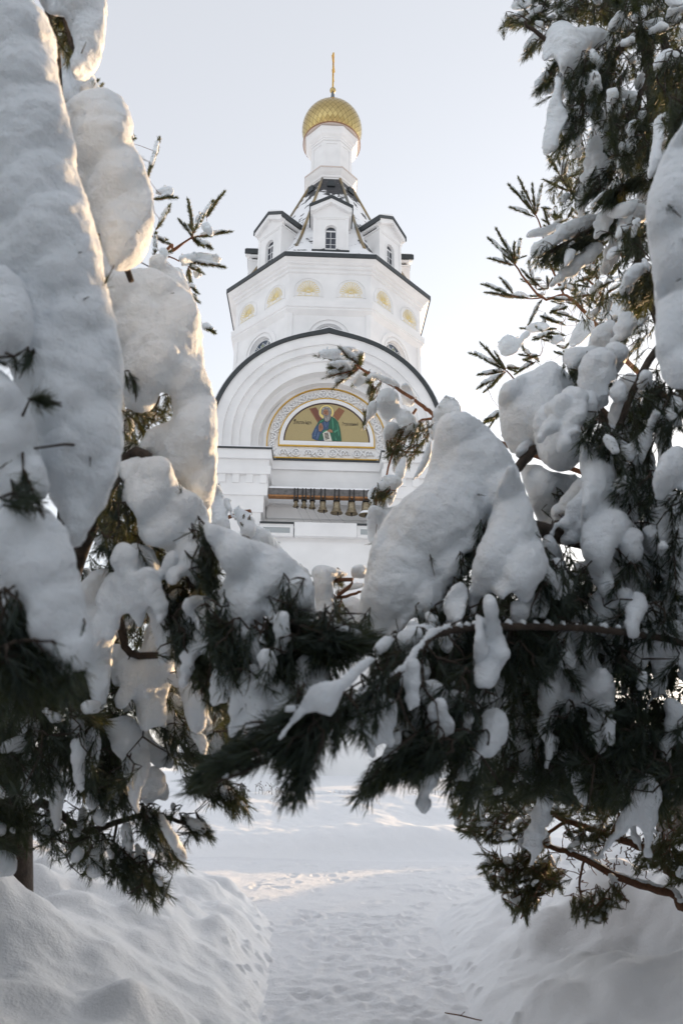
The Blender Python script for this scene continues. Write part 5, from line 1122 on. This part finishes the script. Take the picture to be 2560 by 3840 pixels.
P4 = [(800,1300,630,1050),(800,1290,710,1090),(800,1280,775,1100),(790,1300,630,1230),(790,1300,740,1230),(830,1280,850,1050),(850,1240,870,1100)]
P5 = [(920,1150,930,970),(920,1140,985,970),(920,1150,1000,1090),(910,1140,870,980),(960,1000,1000,880)]
P6 = [(650,1540,610,1440),(700,1500,690,1420),(760,1500,800,1440),(740,1480,690,1460),(660,1530,740,1500)]
P7 = [(740,1660,640,1790),(720,1720,690,1820),(950,1880,850,1800),(960,1880,870,1900),(930,1950,830,1930),(850,1990,730,1930),(800,2040,680,2030),(770,2080,670,2110),(930,2000,820,2020),(700,2230,490,2230),(720,2200,620,2160),(800,2150,720,2130),(880,2100,840,1990),(960,2050,1000,1960),(1020,1960,1060,1880),(1040,1990,1120,1940),(1060,2010,1130,1990),(900,1740,840,1830),(980,1760,940,1850),(1080,1600,1010,1660),(1060,1750,1000,1800),(1090,1850,1030,1860),(750,2300,640,2290),(680,2250,560,2300),(860,2230,780,2330),(1120,2120,1060,2180),(1200,2130,1130,2140),(1240,2160,1200,2230)]
for PP in (P1,P2,P3,P4,P5,P6,P7): b.fingers('g', PP, 9.8, sc=1.15, cap=.75, capr=.036)
b.fingers('g', [(740,1660,640,1760),(900,1980,960,2060),(1000,1700,1080,1780),(980,1550,930,1640),(1070,1700,1010,1740),(1130,1780,1080,1840)], 10.2, sc=1.2, cap=.3)
b.fill('v', [(1160,590),(1300,610),(1430,700),(1440,860),(1260,880),(1190,800),(1230,700)], 70, 9.2, 11., (-.75,-.25,0), 'far', 1.15, .3, .55, .034)
b.fill('v', [(1240,470),(1330,420),(1390,560),(1310,640),(1260,560)], 40, 9.2, 11., (-.5,-.7,0), 'far', 1.15, .3, .5, .034)
b.fingers('h', [(740,110,590,30),(740,110,640,0),(740,105,700,40),(735,115,630,130),(740,120,620,185),(735,120,660,200),(740,100,780,100),(880,70,810,110),(860,50,830,20),(900,40,840,60),(700,330,650,350),(720,300,660,340)], 9.5, sc=1.15, cap=.8, capr=.036)
b.limb([PV(1200,890,9.5), PV(1180,870,9.5), PV(1162,851,9.5)], .014, .01, world=True)
b.snow(('g', [(300,2352),(320,2290),(380,2270),(440,2310),(470,2250),(540,2250),(460,2330),(420,2400),(330,2420)], 9.6, 18), ('g', [(480,2230),(540,2190),(620,2190),(660,2220),(600,2240),(520,2260)], 9.6, 14), ('g', [(640,2320),(690,2270),(760,2290),(700,2340)], 9.6, 16), ('g', [(770,2352),(830,2200),(900,2160),(960,2190),(920,2280),(830,2352)], 9.4, 34), ('g', [(890,2130),(920,2100),(970,2140),(950,2180)], 9.4, 18), ('g', [(960,2160),(1060,2060),(1180,2040),(1230,2080),(1200,2130),(1080,2160)], 9., 24), ('g', [(400,2000),(440,1970),(500,2000),(520,2020),(440,2020)], 9.8, 9), ('g', [(1020,1910),(1080,1880),(1150,1870),(1100,1910)], 9.6, 10), ('g', [(840,1810),(880,1790),(1000,1800),(1030,1830),(920,1840)], 9.7, 12))
b.done()
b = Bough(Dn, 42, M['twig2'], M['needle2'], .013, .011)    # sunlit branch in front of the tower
b.limb([frm(TD[0],TD[1],4.4), frm(3.4,7.2,4.4), PV(1060,985,6.4), PV(990,948,6.4), PV(960,925,6.4), PV(900,885,6.4), PV(826,846,6.4)], .030, .013, .8, world=True)
b.limb([PV(1010,965,6.4), PV(985,962,6.4), PV(960,968,6.4)], .016, .01, .5, world=True)
b.limb([PV(955,940,6.4), PV(920,1000,6.3), PV(895,1060,6.3), PV(880,1140,6.3)], .014, .008, world=True)
b.fingers('j', [(975,1310,700,1235),(970,1300,860,1210),(980,1300,985,1240),(960,1300,770,1320),(960,1320,790,1300)], 6.4, 'mid', cap=1., capr=.04, dY=.5)
b.fingers('k', [(970,40,770,90),(965,30,790,70),(960,50,820,150),(980,30,850,110),(1040,60,940,150),(1090,90,1040,130)], 6.4, 'mid', cap=.5, capr=.04, dY=.5)
b.snow(('k', [(1095,280),(1090,230),(1120,180),(1180,165),(1230,200),(1240,260),(1230,300),(1300,320),(1350,370),(1375,440),(1360,490),(1320,520),(1280,500),(1250,450),(1210,350),(1190,390),(1150,400),(1120,350)], 6.3, 24), ('k', [(1000,450),(1020,380),(1030,280),(1060,250),(1090,250),(1090,340),(1050,370),(1010,440)], 6.35, 16), ('k', [(1130,440),(1180,400),(1230,400),(1250,480),(1250,550),(1200,560),(1160,610),(1140,560)], 6.3, 20), ('k', [(1250,150),(1290,130),(1330,190),(1345,250),(1320,300),(1270,280),(1250,220)], 6.35, 18), ('k', [(1190,700),(1230,610),(1270,590),(1280,650),(1270,740),(1210,750)], 6.3, 18), ('k', [(1030,880),(1050,840),(1100,820),(1130,770),(1190,745),(1250,770),(1270,810),(1230,830),(1220,880),(1190,960),(1160,960),(1170,880),(1130,850),(1090,860),(1070,920),(1040,920)], 6.2, 18), ('k', [(1030,1040),(1040,960),(1080,950),(1130,980),(1250,950),(1300,1000),(1180,1150),(1070,1240),(1030,1170)], 6.2, 26),
       ('j', [(700,1225),(740,1195),(830,1195),(900,1170),(960,1185),(985,1240),(940,1230),(880,1210),(850,1240),(760,1260)], 6.4, 12), ('j', [(770,1310),(830,1280),(900,1270),(950,1300),(890,1330),(800,1350)], 6.4, 12), ('k', [(930,150),(950,100),(1000,85),(1030,100),(1010,140),(960,160)], 6.4, 12), ('k', [(820,140),(850,90),(900,70),(900,110),(850,140)], 6.4, 10), ('k', [(1040,60),(1150,95),(1240,130),(1240,160),(1180,150),(1100,110)], 6.4, 10), ('h', [(390,430),(395,330),(430,260),(470,225),(510,245),(540,300),(500,330),(450,340),(420,400),(410,440)], 6.2, 16), ('h', [(330,580),(360,500),(380,440),(400,430),(380,560),(290,640)], 6.1, 14), ('h', [(215,600),(270,490),(280,540),(260,630)], 6.2, 10))
b.fill('k', [(1030,160),(1110,170),(1060,260),(1030,330),(1010,460),(990,500),(1000,420),(1040,280)], 26, 6.3, 6.5, (-.3,.8,0), 'mid', .9, .3, 0)
b.fill('k', [(1240,440),(1440,430),(1420,560),(1320,640),(1290,760),(1250,660),(1150,640),(1160,560)], 70, 6.25, 6.5, (-.3,.85,0), 'mid', .95, .35, 0)
b.fill('k', [(1050,900),(1180,830),(1180,880),(1120,960),(1060,960)], 24, 6.15, 6.3, (-.3,.85,0), 'mid', .85, .35, 0)
b.done()
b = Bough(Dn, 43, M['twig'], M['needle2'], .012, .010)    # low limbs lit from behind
b.limb([frm(TD[0],TD[1],1.35), PV(1620,2060,5.9), PV(1540,2050,5.9), PV(1430,2020,5.9), PV(1340,1975,5.9), PV(1280,1950,5.9), PV(1235,1935,5.9)], .04, .014, .8, world=True)
b.limb([frm(TD[0],TD[1],1.7), PV(1600,1990,6.1), PV(1500,1955,6.1), PV(1400,1920,6.1), PV(1300,1885,6.1), PV(1225,1840,6.1)], .045, .016, .8, world=True)
b.limb([PV(1300,1885,6.1), PV(1240,1930,6.1), PV(1200,1990,6.0), PV(1150,2000,6.0)], .014, .007, .3, world=True)
b.limb([PV(1340,1975,5.9), PV(1330,2030,5.9), PV(1340,2080,5.9), PV(1370,2110,5.9)], .010, .005, world=True)
b.limb([PV(1260,1990,5.9), PV(1230,2040,5.9), PV(1210,2080,5.9), PV(1195,2110,5.9)], .010, .005, world=True)
b.limb([PV(1225,1840,6.1), PV(1170,1835,6.1), PV(1110,1850,6.0), PV(1060,1860,6.0)], .014, .006, .4, world=True)
b.limb([PV(1400,1920,6.1), PV(1420,1870,6.1), PV(1400,1830,6.1)], .014, .006, world=True)
b.snow(('r', [(630,540),(660,460),(700,440),(720,480),(740,540),(720,550),(700,500),(650,520)], 6.0, 16), ('r', [(650,650),(690,660),(740,740),(740,760),(700,740),(660,700)], 5.9, 16), ('r', [(730,610),(760,580),(800,600),(835,650),(830,700),(800,690)], 6., 18), ('r', [(470,650),(500,600),(590,610),(640,640),(630,670),(520,630)], 6., 13), ('r', [(460,590),(500,565),(520,580),(480,605)], 6., 10), ('r', [(560,770),(600,750),(640,790),(580,810)], 5.9, 12), ('r', [(705,960),(720,900),(745,900),(740,950)], 5.9, 12), ('r', [(1140,850),(1180,850),(1220,920),(1200,940)], 5.8, 12), ('r', [(1050,740),(1065,725),(1085,745),(1070,760)], 5.9, 8), ('r', [(1195,620),(1200,590),(1220,605),(1210,640)], 6., 9), ('r', [(990,620),(1010,605),(1035,620),(1010,640)], 6., 9), ('r', [(1290,395),(1330,390),(1370,392),(1330,405)], 6.3, 6))
b.fill('r', [(250,470),(420,480),(560,470),(700,520),(800,600),(800,760),(700,780),(600,680),(480,690),(350,640),(280,540)], 200, 5.7, 6.3, (-.5,.5,0), 'mid', .85, .5, .14, .024)
b.fill('r', [(430,740),(560,780),(700,760),(860,800),(900,930),(760,960),(600,980),(500,920),(450,860)], 170, 5.7, 6.1, (-.4,.6,0), 'mid', .85, .5, .12, .024)
b.fill('r', [(580,980),(760,950),(770,1020),(700,1120),(650,1120),(590,1020)], 50, 5.7, 6.0, (-.2,.85,0), 'mid', .85, .4, .08, .024)
b.fill('r', [(930,1020),(1130,960),(1220,930),(1230,1000),(1140,1100),(1030,1150),(960,1080)], 70, 5.7, 6.0, (-.2,.8,0), 'mid', .8, .45, .08, .022)
b.fill('r', [(880,640),(1000,580),(1200,560),(1230,640),(1100,760),(960,700)], 55, 5.8, 6.2, (-.2,.6,0), 'mid', .8, .6, .12, .024)
b.fill('r', [(1290,760),(1400,680),(1568,640),(1568,960),(1500,940),(1480,820),(1320,860)], 90, 5.2, 6.0, (-.4,.5,0), 'mid', .95, .5, .05, .026)
b.fill('r', [(640,420),(1000,430),(1250,470),(1450,470),(1568,520),(1568,640),(1350,560),(1100,560),(800,540)], 150, 5.6, 6.4, (-.2,.7,0), 'mid', .9, .55, .10, .026)
rr_ = random.Random(8)
for k in range(60):      # bare twiglets
    x0, y0 = rr_.uniform(900,1400), rr_.uniform(600,900); P = [PV(*(tov('r', [(x0+e*rr_.uniform(-14,14), y0+e*rr_.uniform(4,22))])[0]), 5.9) for e in range(4)]
    b.mb.tube(P, [.006,.005,.004,.003], 3, False)
b.done()

# --- crowns of the two near pines outside the picture: whorls of loaded boughs higher up and behind, added to shade the foreground
def crown(tree, tx, ty, z0, z1, n, reach, seed):
    rg = np.random.default_rng(seed); made = 0; tries = 0
    while made < n and tries < 400:
        tries += 1
        z = rg.uniform(z0, z1); az = rg.uniform(0, 2*PI); L = reach*(1.15-.75*(z-z0)/(z1-z0))*rg.uniform(.8,1.1)
        P = smooth_path([np.array([tx,ty,z]), np.array([tx+math.cos(az)*L*.5, ty+math.sin(az)*L*.5, z+.12*L]), np.array([tx+math.cos(az)*L, ty+math.sin(az)*L, z-.18*L])], 7)
        ok = True
        for p in P:
            dd = p - np.array([0,0,1.7]); zc = dd@FF
            if np.linalg.norm(dd) < 1.6: ok = False
            if zc > .05 and abs(dd@FR)/zc < .477+1.0/zc and abs(dd@FU)/zc < .716+1.0/zc: ok = False
        if not ok: continue
        made += 1
        b = Bough(tree, seed*100+made, M['bark'], M['needle'], .03, .03); b.limb(P, .035, .01, world=True)
        for i, p in enumerate(P[3:]):
            for k in range(5):
                off = np.array([-math.sin(az), math.cos(az), 0])*rg.normal(0,.16); b.balls.add(p+off+np.array([0,0,.06-abs(rg.normal(0,.05))]), rg.uniform(.07,.15))
            for k in range(7):
                off = np.array([-math.sin(az), math.cos(az), 0])*rg.normal(0,.25); b.one(p+off+np.array([0,0,-.05]), np.array([math.cos(az)*.6,math.sin(az)*.6,-.6])+rg.normal(0,.35,3), 'far', 1.6, 0, 0)
        b.done()
crown(A, -2.7, 5.3, 1.6, 9.6, 34, 3.4, 5)
crown(Dn, 5.3, 8.7, 2.0, 9.5, 22, 2.4, 8)  # unseen boughs added to keep sun off the upper-left snow
crown(Cn, 3.1, 4.7, 1.8, 10.2, 34, 3.4, 6)

# unseen pines added behind and to the sides, shading the foreground and blocking sun
def wood(trees, seed):
    rg = np.random.default_rng(seed); S = Shoots(); BL = Balls(); q = MB()
    PROTO['wood'] = [proto(rg, 34, .15, .06, 25, 75, .018) for _ in range(4)]
    for (tx, ty, h, rad, *lo) in trees:
        q.tube([(tx,ty,-.3),(tx,ty,h*.5),(tx,ty,h)], [.2,.14,.03], 8)
        for k in range(64):
            z = h*rg.uniform(lo[0] if lo else .10,.98); az = rg.uniform(0,2*PI); L = rad*(1.05-.85*z/h)*rg.uniform(.8,1.15) + .3
            dr = np.array([math.cos(az), math.sin(az), -.32])
            for i in range(13):
                p = np.array([tx,ty,z]) + dr*L*rg.uniform(.25,1) + rg.normal(0,.16,3)
                S.add(p, dr*.7+np.array([0,0,-.25])+rg.normal(0,.4,3), 'wood', 3.0, rg)
            for i in range(2):
                t = rg.uniform(.2,1); BL.add(np.array([tx,ty,z+.1]) + dr*L*t + rg.normal(0,.12,3), rg.uniform(.05,.09))
    c = np.array(BL.c); r = np.array(BL.r); n = len(ICO_V)
    V2 = (ICO_V[None]*r[:,None,None]*np.array([1,1,.6]) + c[:,None]).reshape(-1,3); F2 = (ICO_F[None] + (np.arange(len(c))*n)[:,None,None]).reshape(-1,3)
    V1 = np.concatenate(S.V); F1 = np.concatenate(S.F)
    V3 = np.array(q.v); F3 = np.array([t for f in q.f for t in ([(f[0],f[1],f[2]),(f[0],f[2],f[3])] if len(f) == 4 else [(f[0],f[i],f[i+1]) for i in range(1,len(f)-1)])])
    o = mesh_np('added_shade_pines', np.concatenate([V1,V2,V3]), np.concatenate([F1, F2+len(V1), F3+len(V1)+len(V2)]), M['needle'])
    o.data.materials.append(M['snow']); o.data.materials.append(M['bark'])
    mi = np.r_[np.zeros(len(F1)), np.ones(len(F2)), np.full(len(F3),2)].astype(np.int32)
    if len(o.data.polygons) == len(mi): o.data.polygons.foreach_set('material_index', mi)
    tag(o, kind='stuff')
wood([(-3.2,-3.6,5.5,2.1),(3.4,-3.4,5.5,2.1),(0.,-5.2,6.0,2.2),(-4.6,1.4,5.5,2.0),(4.9,1.2,5.5,2.0),(-5.5,-5,7,2.6),(5.6,-6.5,7,2.6),(.8,-10.5,9,3),
      (-4.9,4.0,8,2.2),(-6.6,7.0,9,1.9),(5.1,4.2,8,1.9),(5.2,6.2,8,1.5),(11.2,15.5,5.4,2.0),(18.0,30.,8.6,2.6),(15.4,29.,7.5,1.7),(16.9,28.6,6.2,2.0),(17.9,29.2,6.,2.0),(4.0,2.8,5.5,1.5)], 77)

# fuse every snow load into one soft surface
tex = {}
def clouds(sc, depth=2):
    k = (sc, depth)
    if k not in tex:
        t = bpy.data.textures.new('snow_grain', 'CLOUDS'); t.noise_scale = sc; t.noise_depth = depth; tex[k] = t
    return tex[k]
for o, vx, dp in SNOW:
    m = o.modifiers.new('fuse', 'REMESH'); m.mode = 'VOXEL'; m.voxel_size = vx; m.use_smooth_shade = True
    m = o.modifiers.new('soften', 'SMOOTH'); m.factor = .5; m.iterations = 4
    for sc, st in ((.14, dp*1.0), (.055, dp*1.0), (.02, dp*.55)):
        m = o.modifiers.new('grain', 'DISPLACE'); m.texture = clouds(sc); m.strength = st; m.mid_level = .5; m.texture_coords = 'LOCAL'
dg = bpy.context.evaluated_depsgraph_get()
for o, vx, dp in SNOW:
    me = bpy.data.meshes.new_from_object(o.evaluated_get(dg)); o.modifiers.clear(); old = o.data; o.data = me; bpy.data.meshes.remove(old); me.name = 'snow'
    me.polygons.foreach_set('use_smooth', [True]*len(me.polygons))

# ------------------------------------------------------------------ light, sky, camera
SUN_AZ, SUN_EL = 38., 7.          # azimuth clockwise from +Y
w = bpy.data.worlds.new('World'); scene.world = w; w.use_nodes = True
nt = w.node_tree; bg = nt.nodes['Background']
sky = nt.nodes.new('ShaderNodeTexSky'); sky.sky_type = 'NISHITA'; sky.sun_disc = False
sky.sun_elevation = R(SUN_EL); sky.sun_rotation = R(SUN_AZ)
sky.air_density = 1.0; sky.dust_density = 2.2; sky.ozone_density = 2.0; sky.altitude = 100
hs = nt.nodes.new('ShaderNodeHueSaturation'); hs.inputs['Saturation'].default_value = .36
nt.links.new(sky.outputs['Color'], hs.inputs['Color'])
mx = nt.nodes.new('ShaderNodeMix'); mx.data_type = 'RGBA'; mx.inputs[0].default_value = .45       # thin high veil of cloud
mx.inputs[7].default_value = (2.32, 2.33, 2.43, 1)
nt.links.new(hs.outputs['Color'], mx.inputs[6]); nt.links.new(mx.outputs[2], bg.inputs['Color'])
bg.inputs['Strength'].default_value = .15
sl = bpy.data.lights.new('sun', 'SUN'); sl.energy = 2.4; sl.angle = R(.53); sl.color = (1.0,.66,.36)
so = bpy.data.objects.new('sun', sl); COL.objects.link(so)
d = Vector((math.sin(R(SUN_AZ))*math.cos(R(SUN_EL)), math.cos(R(SUN_AZ))*math.cos(R(SUN_EL)), math.sin(R(SUN_EL))))
so.rotation_euler = d.to_track_quat('Z', 'Y').to_euler(); so.location = d*60
cam = bpy.data.cameras.new('camera'); co = bpy.data.objects.new('camera', cam); COL.objects.link(co)
p_, r_ = R(19.30), R(.69)
fw = Vector((0, math.cos(p_), math.sin(p_))); up = Vector((0, -math.sin(p_), math.cos(p_))); rt = Vector((1,0,0))
# photograph is turned clockwise by r_
rt2 = rt*math.cos(r_) + up*math.sin(r_); up2 = -rt*math.sin(r_) + up*math.cos(r_)
co.matrix_world = Matrix(((rt2.x, up2.x, -fw.x, 0), (rt2.y, up2.y, -fw.y, 0), (rt2.z, up2.z, -fw.z, 1.7), (0,0,0,1)))
cam.sensor_fit = 'VERTICAL'; cam.sensor_height = 36.; cam.lens = 2681/3840*36.
cam.clip_start = .05; cam.clip_end = 6000
cam.dof.use_dof = True; cam.dof.focus_distance = 34.; cam.dof.aperture_fstop = 3.2
scene.camera = co
scene.view_settings.view_transform = 'Standard'; scene.view_settings.look = 'None'
scene.view_settings.gamma = 1; scene.view_settings.use_curve_mapping = False
scene.view_settings.exposure = 1.6
scene.cycles.use_denoising = True
scene.cycles.max_bounces = 8; scene.cycles.diffuse_bounces = 5; scene.cycles.glossy_bounces = 4; scene.cycles.transparent_max_bounces = 8
scene.cycles.sample_clamp_indirect = 8
